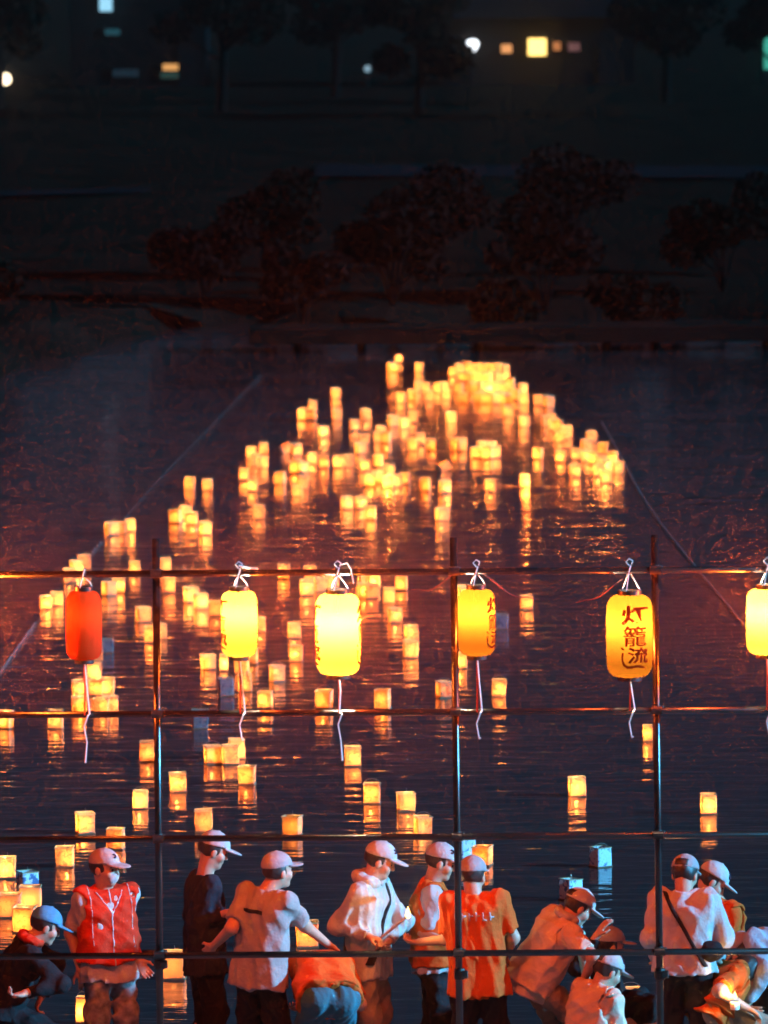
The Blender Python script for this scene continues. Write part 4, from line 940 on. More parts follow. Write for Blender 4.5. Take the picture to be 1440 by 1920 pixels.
# ------------------------------------------------------------------ people: implicit surfaces turned into one skin each
class Field:
    """signed distance field on a grid; every shape only touches its own neighbourhood"""
    def __init__(s, lo, hi, vox):
        s.vox = vox; s.lo = np.array(lo, float) - 3 * vox
        s.n = np.ceil((np.array(hi) + 3 * vox - s.lo) / vox).astype(int) + 1
        s.F = np.full(s.n, 0.2, np.float32)
    def _win(s, lo, hi):
        a = np.clip(np.floor((np.array(lo) - s.lo) / s.vox).astype(int), 0, s.n)
        b = np.clip(np.ceil((np.array(hi) - s.lo) / s.vox).astype(int) + 1, 0, s.n)
        if np.any(b <= a): return None
        ax = [s.lo[i] + s.vox * np.arange(a[i], b[i]) for i in range(3)]
        P = np.stack(np.meshgrid(*ax, indexing='ij'), -1).astype(np.float32)
        return (slice(a[0], b[0]), slice(a[1], b[1]), slice(a[2], b[2])), P
    def _merge(s, sl, d, k, op):
        A = s.F[sl]
        if op == 'sub':
            d = -d; h = np.clip(k - np.abs(A - d), 0, None) / k; s.F[sl] = np.maximum(A, d) + h * h * k * 0.25
        elif op == 'and': s.F[sl] = np.maximum(A, d)
        else:
            h = np.clip(k - np.abs(A - d), 0, None) / k; s.F[sl] = np.minimum(A, d) - h * h * k * 0.25
    def cone(s, a, b, ra, rb=None, k=0.03, op='add', cut0=None, cut1=None):
        rb = ra if rb is None else rb
        a = np.array(a, float); b = np.array(b, float); pad = k + 2 * s.vox; R = max(ra, rb) + pad
        w_ = s._win(np.minimum(a, b) - R, np.maximum(a, b) + R)
        if w_ is None: return
        sl, P = w_; ab = b - a; L2 = max(ab @ ab, 1e-9)
        t = ((P - a) @ ab / L2); tc = np.clip(t, 0, 1)
        d = np.linalg.norm(P - (a + tc[..., None] * ab), axis=-1) - (ra + (rb - ra) * tc)
        L = math.sqrt(L2)
        if cut1 is not None: d = np.maximum(d, (t - cut1) * L)
        if cut0 is not None: d = np.maximum(d, (cut0 - t) * L)
        s._merge(sl, d.astype(np.float32), k, op)
    def ell(s, c, r, fr, k=0.02, op='add', planes=()):
        c = np.array(c, float); R = max(r) + k + 2 * s.vox
        w_ = s._win(c - R, c + R)
        if w_ is None: return
        sl, P = w_; q = (P - c) @ np.array(fr).T          # local coords along the frame axes
        r = np.array(r); k0 = np.linalg.norm(q / r, axis=-1); k1 = np.linalg.norm(q / (r * r), axis=-1) + 1e-6
        d = k0 * (k0 - 1) / k1
        for nrm, off in planes: d = np.maximum(d, q @ np.array(nrm) - off)
        s._merge(sl, d.astype(np.float32), k, op)
    def coords(s):
        ax = [s.lo[i] + s.vox * np.arange(s.n[i]) for i in range(3)]
        return np.meshgrid(*ax, indexing='ij', sparse=True)
    def folds(s, amp, seed, freq=(26, 26, 9)):
        r = np.random.default_rng(seed); I = np.argwhere(np.abs(s.F) < 3 * amp + 3 * s.vox)
        X, Y, Z = (s.lo + s.vox * I).T; tot = 0
        for i in range(5):
            f_ = np.array(freq) * r.uniform(0.5, 1.5, 3) * r.choice([-1, 1], 3); ph = r.uniform(0, 6.28)
            g = r.uniform(2, 6, 3)
            sn = np.sin(f_[0] * X + f_[1] * Y + f_[2] * Z + ph + 1.6 * np.sin(g[0] * X + g[2] * Z + ph) + 1.1 * np.sin(g[1] * Y + g[2] * Z + 2 * ph))
            tot = tot + (sn if i % 2 else 1.6 * np.abs(sn) - 1.0)
        s.F[tuple(I.T)] += (amp * 0.45 * tot).astype(np.float32)
    def extract(s):
        F = s.F; ins = F < 0
        cnt = sum(ins[i:F.shape[0] - 1 + i, j:F.shape[1] - 1 + j, k:F.shape[2] - 1 + k].astype(np.int8) for i in (0, 1) for j in (0, 1) for k in (0, 1))
        act = np.argwhere((cnt > 0) & (cnt < 8))
        idx = np.full(cnt.shape, -1, np.int32); idx[act[:, 0], act[:, 1], act[:, 2]] = np.arange(len(act))
        cor = np.array([(i, j, k) for i in (0, 1) for j in (0, 1) for k in (0, 1)])
        val = np.stack([F[act[:, 0] + c[0], act[:, 1] + c[1], act[:, 2] + c[2]] for c in cor], 1)
        S = np.zeros((len(act), 3)); W_ = np.zeros(len(act))
        for p in range(8):
            for q in range(p + 1, 8):
                if np.abs(cor[p] - cor[q]).sum() != 1: continue
                m = (val[:, p] < 0) != (val[:, q] < 0)
                t = np.where(m, val[:, p] / np.where(m, val[:, p] - val[:, q], 1), 0)
                S += np.where(m[:, None], cor[p] + t[:, None] * (cor[q] - cor[p]), 0); W_ += m
        V = s.lo + s.vox * (act + S / W_[:, None])
        Q = []
        for ax in range(3):
            a1, a2 = [(1, 2), (2, 0), (0, 1)][ax]
            n0 = [slice(None)] * 3; n1 = [slice(None)] * 3
            n0[ax] = slice(0, -1); n1[ax] = slice(1, None)
            A, B = ins[tuple(n0)], ins[tuple(n1)]
            e = np.argwhere(A != B)
            e = e[(e[:, a1] > 0) & (e[:, a2] > 0) & (e[:, a1] < F.shape[a1] - 1) & (e[:, a2] < F.shape[a2] - 1)]
            d1 = np.zeros(3, int); d1[a1] = 1; d2 = np.zeros(3, int); d2[a2] = 1
            qs = [idx[tuple((e - o_).T)] for o_ in (d1 + d2, d2, 0 * d1, d1)]
            qq = np.stack(qs, 1)
            fl_ = ~A[tuple(e.T)]
            qq[fl_] = qq[fl_][:, ::-1]
            Q.append(qq)
        return V, np.concatenate(Q)

def sdf_obj(name, fld, mat, parent):
    V, Q = fld.extract()
    me = bpy.data.meshes.new(name)
    me.vertices.add(len(V)); me.vertices.foreach_set('co', V.astype(np.float32).ravel())
    me.loops.add(len(Q) * 4); me.loops.foreach_set('vertex_index', Q.astype(np.int32).ravel())
    me.polygons.add(len(Q)); me.polygons.foreach_set('loop_start', np.arange(0, len(Q) * 4, 4, dtype=np.int32))
    me.update(calc_edges=True); me.validate()
    me.materials.append(mat); me.shade_smooth()
    return new_obj(name, me, parent)

def U(v): v = np.array(v, float); return v / np.linalg.norm(v)
def ik(a, c, hint, l1, l2):
    """middle joint of a two-bone limb"""
    a, c, hint = map(np.array, (a, c, hint)); d = c - a; D = np.linalg.norm(d)
    if D > (l1 + l2) * 0.995: c = a + d / D * (l1 + l2) * 0.995; d = c - a; D = np.linalg.norm(d)
    x = (l1 * l1 - l2 * l2 + D * D) / (2 * D); h = math.sqrt(max(l1 * l1 - x * x, 1e-6))
    u = d / D; p = hint - a; p = p - u * (p @ u)
    p = U(p) if np.linalg.norm(p) > 1e-4 else np.array([0, 0, -1.0])
    return a + u * x + p * h, c

SKIN = pmat('skin', (0.50, 0.28, 0.18), 0.55, 0, 0.15, 30, sheen=0.1)
HAIR = pmat('hair', (0.015, 0.012, 0.010), 0.5)
EYE = pmat('eye_dark', (0.02, 0.015, 0.012), 0.25)
def cloth(name, col, var=0.22): return pmat(name, tuple(c * 0.62 for c in col), 0.85, 0, var, 9, 0.009, 26, 0.2)
CLO = dict(white=cloth('white_cotton', (0.72, 0.71, 0.69)), cream=cloth('white_nylon', (0.74, 0.70, 0.62)), grey=cloth('grey_cotton', (0.50, 0.47, 0.44)),
           black=cloth('black_cotton', (0.016, 0.016, 0.018)), navy=cloth('navy_cotton', (0.022, 0.03, 0.045)), redvest=cloth('red_vest', (0.95, 0.05, 0.012)),
           orange=cloth('orange_vest', (0.95, 0.16, 0.018)), orangetee=cloth('orange_cotton', (0.92, 0.16, 0.02)), peach=cloth('pale_orange_nylon', (0.98, 0.78, 0.58)),
           blue=cloth('blue_cap', (0.10, 0.42, 0.68)), teal=cloth('teal_cotton', (0.05, 0.22, 0.27)), pink=cloth('pale_pink_cap', (0.72, 0.55, 0.50)),
           camo=pmat('patterned_trousers', (0.36, 0.37, 0.36), 0.9, 0, 0.5, 16, col2=(0.07, 0.075, 0.08)), beige=cloth('beige_trousers', (0.50, 0.40, 0.28)),
           sky=cloth('pale_blue_shirt', (0.55, 0.62, 0.70)), trim=cloth('pale_trim', (0.75, 0.72, 0.70)), lightgrey=cloth('light_grey_cap', (0.5, 0.5, 0.5)), logo=cloth('dark_logo', (0.02, 0.03, 0.07)))

def make_person(sp):
    jn = {k: np.array(v) for k, v in sp['j'].items()}
    st = STYLE[sp['key']]
    root = empty('person', sp['base'], sp['label'], 'person', 'people at the water edge')
    y = rad(sp['yaw']); f = np.array([math.sin(y), math.cos(y), 0]); a = np.array([math.cos(y), -math.sin(y), 0])
    pel, neck = jn['pelvis'], jn['neck']; spn = U(neck - pel)
    fs = U(f - spn * (f @ spn)); a = U(np.cross(fs, spn)) if abs(spn[2]) > 0.3 else a
    if a @ np.array([math.cos(y), -math.sin(y), 0]) < 0: a = -a
    fs = np.cross(spn, a)
    chest = neck - spn * 0.17; waist = (pel * 0.55 + chest * 0.45)
    sh = {1: neck - spn * 0.06 + a * 0.165, -1: neck - spn * 0.06 - a * 0.165}
    arm = {}
    for s_, e, w_ in ((1, 'Rel', 'Rwr'), (-1, 'Lel', 'Lwr')):
        el, wr = ik(sh[s_], jn[w_], jn[e], 0.275, 0.245); arm[s_] = (el, wr)
    leg = {}
    for s_ in (1, -1):
        hip = pel + a * 0.085 * s_ - spn * 0.02
        ab = np.array([a[0], a[1], 0]); ab = U(ab) if np.linalg.norm(ab) > .1 else ab
        fx = {'stand': 0.02 * s_, 'bend': 0.10 if s_ > 0 else -0.04, 'squat': 0.10}[sp['legs']]
        ank = np.array([hip[0], hip[1], 0.09]) + ab * 0.03 * s_ + f * fx
        if sp['legs'] == 'squat': ank = np.array([pel[0], pel[1], 0.09]) + ab * 0.14 * s_ + f * 0.12
        kn, ank = ik(hip, ank, hip + f * 0.8 + ab * 0.15 * s_ - np.array([0, 0, 0.2]), *((0.42, 0.41) if sp['legs'] != 'stand' else (np.linalg.norm(hip - ank) * 0.506, np.linalg.norm(hip - ank) * 0.502)))
        leg[s_] = (hip, kn, ank)
    # head frame
    hy, hp = rad(sp['hyaw']), rad(sp['hpit'])
    hf = np.array([math.sin(hy) * math.cos(hp), math.cos(hy) * math.cos(hp), math.sin(hp)])
    hr = np.array([math.cos(hy), -math.sin(hy), 0]); hu = np.cross(hr, hf); FR = np.array([hr, hf, hu])
    hc = jn['head']; H = lambda x, y_, z: hc + hr * x + hf * y_ + hu * z
    allp = [pel, neck, hc] + [p for s_ in (1, -1) for p in (*arm[s_], *leg[s_], sh[s_])]
    lo = np.min(allp, 0) - 0.22; hi = np.max(allp, 0) + 0.22; lo[2] = max(lo[2], 0.0)

    # ---- body
    B = Field(lo, hi, 0.0075)
    for s_ in (1, -1):
        B.cone(pel + a * 0.072 * s_, waist + a * 0.068 * s_, 0.102, 0.092, 0.06)
        B.cone(waist + a * 0.068 * s_, chest + a * 0.075 * s_, 0.092, 0.104, 0.06)
        B.cone(chest + a * 0.07 * s_ + spn * 0.05, sh[s_], 0.07, 0.055, 0.06)
        el, wr = arm[s_]
        B.cone(sh[s_], el, 0.052, 0.040, 0.04); B.cone(el, wr, 0.040, 0.026, 0.03)
        hip, kn, ank = leg[s_]
        B.cone(hip, kn, 0.088, 0.058, 0.05); B.cone(kn, kn * 0.55 + ank * 0.45 - f * 0.012, 0.056, 0.054, 0.03); B.cone(kn * 0.55 + ank * 0.45 - f * 0.012, ank, 0.054, 0.036, 0.03)
        B.cone(ank + np.array([0, 0, -0.05]) - f * 0.03, ank + np.array([0, 0, -0.055]) + f * 0.15, 0.035, 0.028, 0.03)
        # hand
        d_ = U(wr - el); n_ = U(np.cross(d_, a * 1.0) + 1e-4) if abs(d_ @ a) < 0.95 else U(np.cross(d_, np.array([0, 0, 1.0])))
        side = U(np.cross(n_, d_)) * s_; n_ = np.cross(d_, side) * (1)
        cur = st.get('curl', 0.5)
        B.ell(wr + d_ * 0.045, (0.040, 0.052, 0.017), (side, d_, n_), 0.02)
        for q_, (off, ln) in enumerate(((-0.029, 0.062), (-0.010, 0.072), (0.010, 0.076), (0.029, 0.068))):
            p0 = wr + d_ * 0.082 + side * off
            d1 = U(d_ * math.cos(cur) + n_ * math.sin(cur) + side * off * 1.5); p1 = p0 + d1 * ln * 0.55
            d2 = U(d_ * math.cos(cur * 2.1) + n_ * math.sin(cur * 2.1)); p2 = p1 + d2 * ln * 0.5
            B.cone(p0, p1, 0.0092, 0.0085, 0.006); B.cone(p1, p2, 0.0085, 0.007, 0.004)
        t0 = wr + d_ * 0.03 + side * 0.03; t1 = t0 + U(d_ * 0.7 + side * 0.6 + n_ * 0.3) * 0.045
        B.cone(t0, t1, 0.013, 0.010, 0.012); B.cone(t1, t1 + U(d_ * 0.9 + side * 0.15 + n_ * 0.4) * 0.032, 0.010, 0.008, 0.005)
    B.cone(neck - spn * 0.03, H(0, -0.015, -0.05), 0.058, 0.054, 0.04)
    B.ell(H(0, -0.008, 0.03), (0.074, 0.094, 0.09), FR, 0.02)
    B.ell(H(0, 0.025, -0.035), (0.060, 0.068, 0.082), FR, 0.03)
    B.ell(H(0, 0.068, -0.096), (0.026, 0.022, 0.020), FR, 0.03)
    B.cone(H(-0.034, 0.078, 0.018), H(0.034, 0.078, 0.018), 0.013, None, 0.02)
    B.cone(H(0, 0.088, 0.008), H(0, 0.106, -0.028), 0.010, 0.0135, 0.012)
    for s_ in (1, -1):
        B.ell(H(0.0315 * s_, 0.096, -0.002), (0.017, 0.016, 0.012), FR, 0.012, 'sub')
        B.ell(H(0.045 * s_, 0.062, -0.035), (0.02, 0.02, 0.02), FR, 0.03)
        B.ell(H(0.076 * s_, -0.004, -0.018), (0.011, 0.021, 0.032), FR, 0.008)
    B.cone(H(-0.017, 0.083, -0.062), H(0.017, 0.083, -0.062), 0.0095, None, 0.01)
    body = sdf_obj('body', B, SKIN, root)
    # eyes and brows
    ee = MB()
    for s_ in (1, -1):
        c_ = H(0.0315 * s_, 0.081, -0.003)
        n0 = len(ee.v); ee.lathe([(0.001, -0.010), (0.008, -0.006), (0.0105, 0), (0.008, 0.006), (0.001, 0.010)], 8, tuple(c_))
        ee.tube([H(0.015 * s_, 0.091, 0.018), H(0.033 * s_, 0.089, 0.022), H(0.05 * s_, 0.078, 0.016)], 0.0045, 5)
    ee.obj('eyes', EYE, root, True)
    # ---- hair
    Hh = Field(hc - 0.16, hc + 0.16, 0.008)
    Hh.ell(H(0, -0.016, 0.022), (0.083, 0.098, 0.098), FR, 0.01, planes=(((0, 1, 0.25), 0.045), ((0, -0.35, -1), 0.085)))
    if sp.get('nocap'): Hh.ell(H(0, 0.0, 0.045), (0.083, 0.098, 0.085), FR, 0.02, planes=(((0, 0.6, -0.8), 0.045),))
    Hh.folds(0.003, 3, (60, 60, 30))
    sdf_obj('hair', Hh, HAIR, root)
    # ---- cap
    if not sp.get('nocap'):
        Cp = Field(hc - 0.24, hc + 0.24, 0.0065)
        Cp.ell(H(0, -0.006, 0.036), (0.091, 0.110, 0.094), FR, 0.01, planes=(((0, 0.12, -1), 0.004),))
        Cp.ell(H(0, 0.105, 0.030), (0.078, 0.092, 0.013), FR, 0.012, planes=(((0, -1, 0), 0.055),))
        Cp.ell(H(0, -0.006, 0.130), (0.010, 0.010, 0.006), FR, 0.004)
        cap = sdf_obj('cap', Cp, CLO[st['cap']], root)
        if st.get('logo'):
            lg = MB(); ce = np.array((0.052, 0.083, 0.062)); 
            for q_ in range(1):
                # emblem hugging the crown: ring (or block) of short bars
                kind = st['logo']; pts = []
                for k_ in range(15):
                    an = rad(40 + k_ * 20 + (20 if kind == 'ring' else 0)); u, v_ = (0.019 if kind == 'ring' else 0.012) * math.cos(an), (0.019 if kind == 'ring' else 0.012) * math.sin(an)
                    pts.append((u, v_))
                def onc(u, v_):
                    th = u / 0.1 + st.get('lang', 0.0); ph = 0.62 + v_ / 0.1
                    return H(0.0945 * math.sin(th) * math.cos(ph), -0.006 + 0.1135 * math.cos(th) * math.cos(ph), 0.036 + 0.0975 * math.sin(ph))
                if kind in ('ring', 'mark'):
                    lg.tube([onc(u, v_) for u, v_ in pts], 0.0055, 6)
                    if kind == 'ring': lg.tube([onc(-0.02, 0), onc(0.0, 0.002), onc(0.018, 0)], 0.005, 6)
                else:
                    for k_ in range(4): lg.tube([onc(-0.024 + k_ * 0.016, -0.014), onc(-0.022 + k_ * 0.016, 0.016)], 0.005, 6)
                    lg.tube([onc(-0.026, 0.02), onc(0.03, 0.02)], 0.004, 6)
            lg.obj('emblem', CLO['logo'], cap)
        if st.get('band'):
            bn = Field(hc - 0.2, hc + 0.2, 0.0065)
            bn.ell(H(0, -0.006, 0.036), (0.0945, 0.1135, 0.0975), FR, 0.002, planes=(((0, 1, 0), -0.03), ((1, 0, 0), 0.045), ((-1, 0, 0), 0.045), ((0, 0, 1), 0.045), ((0, 0, -1), 0.004)))
            sdf_obj('cap_opening', bn, HAIR, cap)
    # ---- trousers
    T = Field(lo, hi, 0.010)
    for s_ in (1, -1):
        hip, kn, ank = leg[s_]
        T.cone(pel + a * 0.072 * s_ + spn * 0.06, pel + a * 0.075 * s_ - spn * 0.03, 0.100, 0.104, 0.05)
        T.cone(hip, kn, 0.098, 0.078, 0.05); T.cone(kn, ank + np.array([0, 0, -0.02]), 0.078, 0.062, 0.04, cut1=1.0)
    T.folds(0.010, int(sp['base'][0] * 100) % 97 + 5, (22, 22, 14))
    sdf_obj('trousers', T, CLO[st['legs']], root)
    S = MB()
    F_ = Field(lo, np.array([hi[0], hi[1], 0.3]), 0.011)
    for s_ in (1, -1):
        ank = leg[s_][2]
        F_.cone(ank + np.array([0, 0, -0.045]) - f * 0.04, ank + np.array([0, 0, -0.05]) + f * 0.16, 0.045, 0.036, 0.03)
        F_.cone(ank + np.array([0, 0, 0.02]), ank + np.array([0, 0, -0.04]), 0.046, 0.046, 0.03)
    sdf_obj('shoes', F_, CLO['black'], root)
    # ---- shirt
    hem = st.get('hem', 0.10)
    def torso(Fd, inf, low, up=0.0, k=0.06):
        bot = pel - spn * low
        for s_ in (1, -1):
            Fd.cone(bot + a * 0.074 * s_, waist + a * 0.07 * s_, 0.106 + inf + 0.022, 0.100 + inf, k, cut0=0.0)
            Fd.cone(waist + a * 0.07 * s_, chest + a * 0.077 * s_, 0.098 + inf, 0.108 + inf, k)
            Fd.cone(chest + a * 0.07 * s_ + spn * 0.05, sh[s_] + spn * 0.004, 0.074 + inf, 0.058 + inf * 0.8, k)
        Fd.cone(chest + spn * 0.05, neck - spn * 0.01, 0.085 + inf, 0.058 + inf * 0.6, 0.05, cut1=1.0)
    Sh = Field(lo, hi, 0.009)
    torso(Sh, 0.012, hem)
    for s_ in (1, -1):
        el, wr = arm[s_]
        if st.get('sleeve', 'short') == 'short': Sh.cone(sh[s_], el, 0.058, 0.066, 0.04, cut1=0.80)
        else: Sh.cone(sh[s_], el, 0.068, 0.056, 0.04); Sh.cone(el, wr, 0.056, 0.043, 0.04, cut1=0.93)
    Sh.folds(0.0095, int(sp['base'][0] * 77) % 91 + 3)
    shirt = sdf_obj('shirt' if st.get('sleeve', 'short') == 'short' else 'jacket', Sh, CLO[st['top']], root)
    if st.get('hood'):
        Hd = Field(neck - 0.25, neck + 0.25, 0.009)
        for k_ in range(9):
            an = rad(-150 + k_ * 37.5); an2 = rad(-150 + (k_ + 1) * 37.5)
            p_ = lambda q: neck + spn * (0.015 + 0.02 * math.cos(q)) + a * 0.085 * math.sin(q) - fs * (0.075 * math.cos(q) + 0.01)
            if k_ < 8: Hd.cone(p_(an), p_(an2), 0.036, 0.036, 0.03)
        Hd.folds(0.006, 8, (30, 30, 30)); sdf_obj('hood', Hd, CLO[st['top']], root)
    # ---- vest
    if st.get('vest'):
        Vs = Field(lo, hi, 0.009)
        torso(Vs, 0.030, st.get('vhem', 0.02))
        for s_ in (1, -1):
            Vs.cone(sh[s_] + a * 0.012 * s_ - spn * 0.02, sh[s_] + a * 0.15 * s_ - spn * 0.16, 0.085, 0.10, 0.02, 'sub')
            Vs.cone(neck + a * 0.055 * s_ - fs * 0.03, neck + a * 0.075 * s_ + fs * 0.07 - spn * 0.08, 0.03, 0.034, 0.03)
        Vs.cone(neck + fs * 0.14 + spn * 0.03, neck + fs * 0.15 - spn * 0.15, 0.045, 0.012, 0.012, 'sub')
        for k_ in range(3):       # stitched channels between the foam panels
            zc = chest - spn * (0.02 + 0.10 * k_)
        Vs.folds(0.009, int(sp['base'][0] * 51) % 83 + 2, (16, 16, 26))
        vst = sdf_obj('vest', Vs, CLO[st['vest']], root)
        if st.get('trim'):
            Tr = Field(lo, hi, 0.009); Tr.F = (Vs.F - 0.004).astype(np.float32) if Vs.F.shape == Tr.F.shape else Tr.F
            X, Y, Z = Tr.coords(); rel = lambda v_: (X - pel[0]) * v_[0] + (Y - pel[1]) * v_[1] + (Z - pel[2]) * v_[2]
            s1 = rel(a); s2 = rel(fs); s3 = rel(spn); nl = np.linalg.norm(neck - pel)
            zipd = np.maximum(np.abs(s1 - 0.005) - 0.007, -s2)
            vl = np.maximum(np.maximum(np.abs((nl - 0.02 - s3) * 0.62 + np.abs(s1) - 0.085) - 0.007, -s2), np.abs(s3 - nl + 0.1) - 0.09)
            arm_ = np.maximum(np.abs(np.abs(s1) - 0.140) - 0.005, np.maximum(-s2 * 1.0, 0.12 - s3))
            Tr.F = np.maximum(Tr.F, np.minimum(np.minimum(zipd, vl), arm_)).astype(np.float32)
            sdf_obj('vest_trim', Tr, CLO['trim'], vst)
    # ---- strap across the back or front
    if st.get('strap'):
        Sp = Field(lo, hi, 0.008); Sp.F = np.full(Sp.n, 0.2, np.float32)
        torso(Sp, 0.021, 0.0)
        X, Y, Z = Sp.coords(); rel = lambda v_: (X - pel[0]) * v_[0] + (Y - pel[1]) * v_[1] + (Z - pel[2]) * v_[2]
        nl = np.linalg.norm(neck - pel); sg = st['strap']
        dline = np.abs(rel(a) * sg * 0.87 + (rel(spn) - nl * 0.56) * 0.5) - 0.013
        Sp.F = np.maximum(Sp.F, dline).astype(np.float32)
        sdf_obj('shoulder_strap', Sp, CLO['black'], root)
    if st.get('bag'):
        Bg = Field(pel - 0.35, pel + 0.4, 0.009); c_ = pel + a * 0.17 + spn * 0.10 - fs * 0.07
        Bg.ell(c_, (0.10, 0.055, 0.075), (a, fs, spn), 0.02); Bg.folds(0.004, 4); sdf_obj('shoulder_bag', Bg, CLO['black'], root)
    if st.get('print'):
        # white lettering across the shoulder blades
        def onb(u, v_):
            p = neck - spn * (0.16 + v_) + a * u
            return p
        pr = Field(lo, hi, 0.0065); torso(pr, 0.012, hem); pr.folds(0.0095, int(sp['base'][0] * 77) % 91 + 3)
        X, Y, Z = pr.coords(); rel = lambda v_: (X - neck[0]) * v_[0] + (Y - neck[1]) * v_[1] + (Z - neck[2]) * v_[2]
        s1, s2, s3 = rel(a), rel(fs), -rel(spn)
        reg = np.full(pr.n, 1.0, np.float32); rr = np.random.default_rng(6)
        if st['print'] == 'bar':
            reg = np.minimum(reg, np.maximum(np.abs(s1 + 0.02) - 0.085, np.abs(s3 - 0.15) - 0.014))
        else:
            for k_ in range(6):
                u = -0.115 + k_ * 0.046
                reg = np.minimum(reg, np.maximum(np.abs(s1 - u) - 0.007, np.abs(s3 - 0.15) - 0.030))
                reg = np.minimum(reg, np.maximum(np.abs(s1 - u - 0.012) - 0.016, np.abs(s3 - 0.15 - rr.uniform(-0.024, 0.024)) - 0.007))
        pr.F = np.maximum(np.maximum(pr.F - 0.004, reg), s2 + 0.01).astype(np.float32)
        sdf_obj('print', pr, CLO['trim' if st['print'] != 'bar' else 'navy'], shirt)
    if st.get('towel'):
        Tw = Field(neck - 0.25, neck + 0.25, 0.009)
        for k_ in range(8):
            an = rad(-140 + k_ * 40); an2 = rad(-140 + (k_ + 1) * 40)
            p_ = lambda q: neck + spn * 0.02 + a * 0.075 * math.sin(q) - fs * 0.07 * math.cos(q)
            if k_ < 7: Tw.cone(p_(an), p_(an2), 0.027, 0.027, 0.02)
        Tw.folds(0.005, 9, (40, 40, 40)); sdf_obj('towel' if st['towel'] == 'white' else 'collar', Tw, CLO[st['towel']], root)
    if st.get('mask'):
        Mk = Field(hc - 0.16, hc + 0.16, 0.006)
        Mk.ell(H(0, 0.032, -0.045), (0.066, 0.078, 0.075), FR, 0.01, planes=(((0, -1, 0), -0.04), ((0, 0, 1), 0.02), ((0, 0, -1), 0.055)))
        sdf_obj('face_mask', Mk, CLO['white'], root)
    return root, arm

STYLE = dict(
    crouch_left=dict(cap='blue', top='black', sleeve='long', legs='black', towel='redvest', hem=0.05, curl=0.9),
    red_vest=dict(cap='pink', top='white', legs='camo', vest='redvest', trim=1, logo='mark', lang=0.25, curl=0.5, mask=1, vhem=-0.03),
    dark=dict(cap='white', top='navy', sleeve='long', legs='black', curl=1.0),
    grey_shirt=dict(cap='lightgrey', top='grey', legs='black', hem=0.11, print='bar', curl=0.4),
    teal_bend=dict(cap='white', top='orange', sleeve='short', legs='teal', vest='orange', hem=0.02),
    white_coat=dict(cap='white', top='cream', sleeve='long', legs='beige', hood=1, strap=1, hem=0.10, logo='mark', lang=0.5, curl=1.1),
    orange_vest=dict(cap='white', top='white', sleeve='short', legs='black', vest='orange', logo='mark', lang=0.9, hem=0.06, curl=0.9),
    orange_tee=dict(cap='lightgrey', top='orangetee', legs='black', hem=0.13, print='text', curl=0.7),
    bend_towel=dict(cap='white', top='peach', legs='beige', vest='peach', towel='white', hem=0.12, vhem=0.06, band=1),
    hidden_cap=dict(cap='sky', top='black', sleeve='long', legs='black', curl=0.3),
    logo_cap=dict(cap='white', top='peach', vest='peach', legs='beige', logo='block', lang=0.75, band=1),
    strap_back=dict(cap='lightgrey', top='white', sleeve='long', legs='black', strap=1, bag=1, band=1, hem=0.05),
    orange_logo=dict(cap='white', top='orange', sleeve='short', vest='orange', legs='beige', logo='ring', lang=0.45),
    right_edge=dict(cap='sky', top='sky', sleeve='long', legs='black'),
    orange_squat=dict(top='orange', vest='orange', legs='beige', sleeve='short'),
)
ARMS = {}
for sp in PEOPLE:
    ARMS[sp['key']] = make_person(sp)[1]

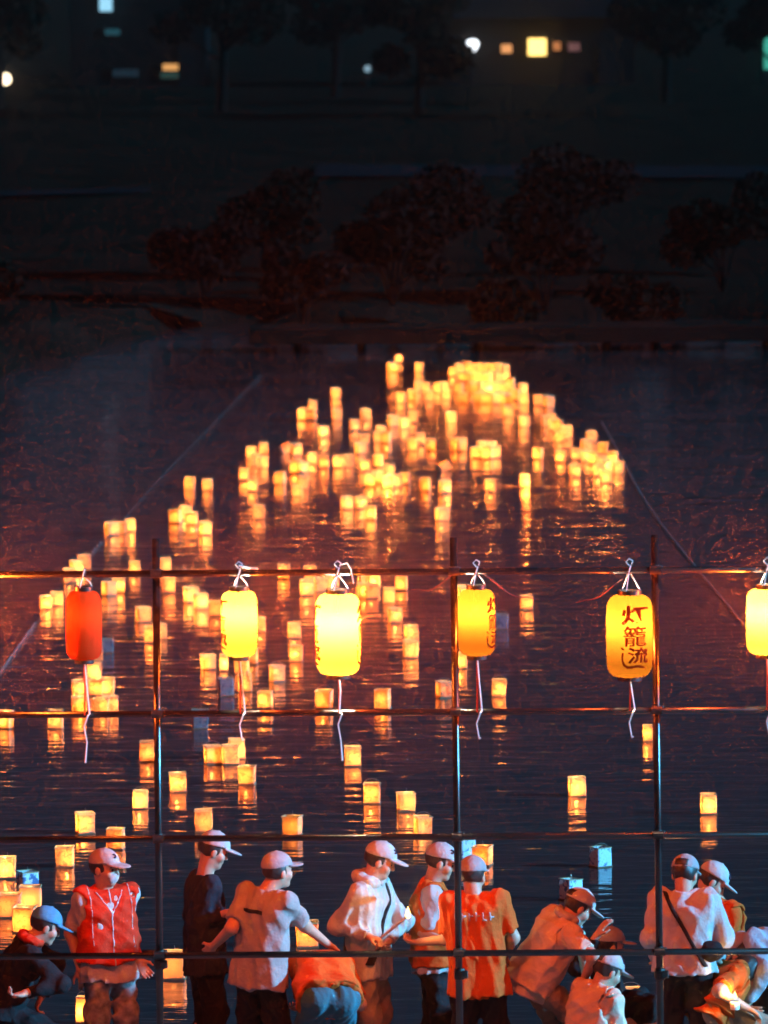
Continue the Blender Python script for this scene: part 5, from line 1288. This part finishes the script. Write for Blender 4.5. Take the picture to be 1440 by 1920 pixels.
# ------------------------------------------------------------------ things held
def flame_light(loc, power, r=0.012):
    lt = bpy.data.lights.new('flame_light', 'POINT'); lt.energy = power; lt.color = (1.0, 0.5, 0.17); lt.shadow_soft_size = r
    return lt
tp = empty('lit_taper', STICK, 'pale taper with a bright flame held by the man in the white jacket', 'taper')
dv = np.array(FLAME) - np.array(STICK)
t_ = MB(); t_.tube([tuple(-dv * 0.15), tuple(dv * 0.93)], [0.010, 0.008], 8); t_.obj('stick', CLO['trim'], tp)
bigf = MB(); bigf.lathe([(0.001, -0.012), (0.008, -0.006), (0.010, 0.004), (0.0065, 0.018), (0.001, 0.036)], 10)
o = bigf.obj('flame', emat('taper_flame', (1.0, 0.62, 0.17), 2.2), tp, True); o.location = dv; o.scale = (1.9, 1.9, 1.7)
lo_ = link(bpy.data.objects.new('flame_light', flame_light(FLAME, 3.6)), tp); lo_.location = tuple(dv + np.array([0, -0.015, 0.03]))
cp = empty('candle_cup', (FLAME2[0], FLAME2[1], FLAME2[2] - 0.05), 'small burning candle cup in the hands of the squatting person at lower right', 'candle')
c_ = MB(); c_.lathe([(0.03, -0.03), (0.034, 0.02), (0.031, 0.02), (0.028, -0.02)], 14); c_.obj('cup', M['wax'], cp, True)
o = bigf.obj('flame', emat('cup_flame', (1.0, 0.62, 0.17), 2.2), cp, True); o.location = (0, 0, 0.05); o.scale = (1.5, 1.5, 1.1)
lo_ = link(bpy.data.objects.new('flame_light', flame_light(FLAME2, 2.6)), cp); lo_.location = (0, -0.02, 0.075)
# paper cup in the dark-clothed person's hand
key = [p for p in PEOPLE if p['key'] == 'dark'][0]
wr_ = ARMS['dark'][1][1] + np.array(key['base'])
hc_ = empty('paper_cup', (wr_[0] + 0.07, wr_[1] - 0.02, wr_[2] - 0.02), 'white paper cup held by the person in dark clothes', 'cup')
c_ = MB(); c_.lathe([(0.022, -0.03), (0.030, 0.05), (0.028, 0.05), (0.020, -0.028)], 14); c_.obj('cup', CLO['white'], hc_, True)

# ------------------------------------------------------------------ haze added to stand in for lens glare round the lanterns
def haze():
    m = bpy.data.materials.new('haze'); m.use_nodes = True
    nt = m.node_tree; nt.nodes.clear()
    v_ = nt.nodes.new('ShaderNodeVolumePrincipled')
    v_.inputs['Color'].default_value = (0.95, 0.88, 0.84, 1)
    v_.inputs['Density'].default_value = HAZE_DENSITY
    v_.inputs['Anisotropy'].default_value = 0.98
    o = nt.nodes.new('ShaderNodeOutputMaterial'); nt.links.new(v_.outputs[0], o.inputs['Volume'])
    b_ = MB(); b_.box((0, 165, 6.0), (700, 500, 17.0))
    return tag(b_.obj('haze', m), kind='stuff')
HAZE_DENSITY = 0.0011
haze()
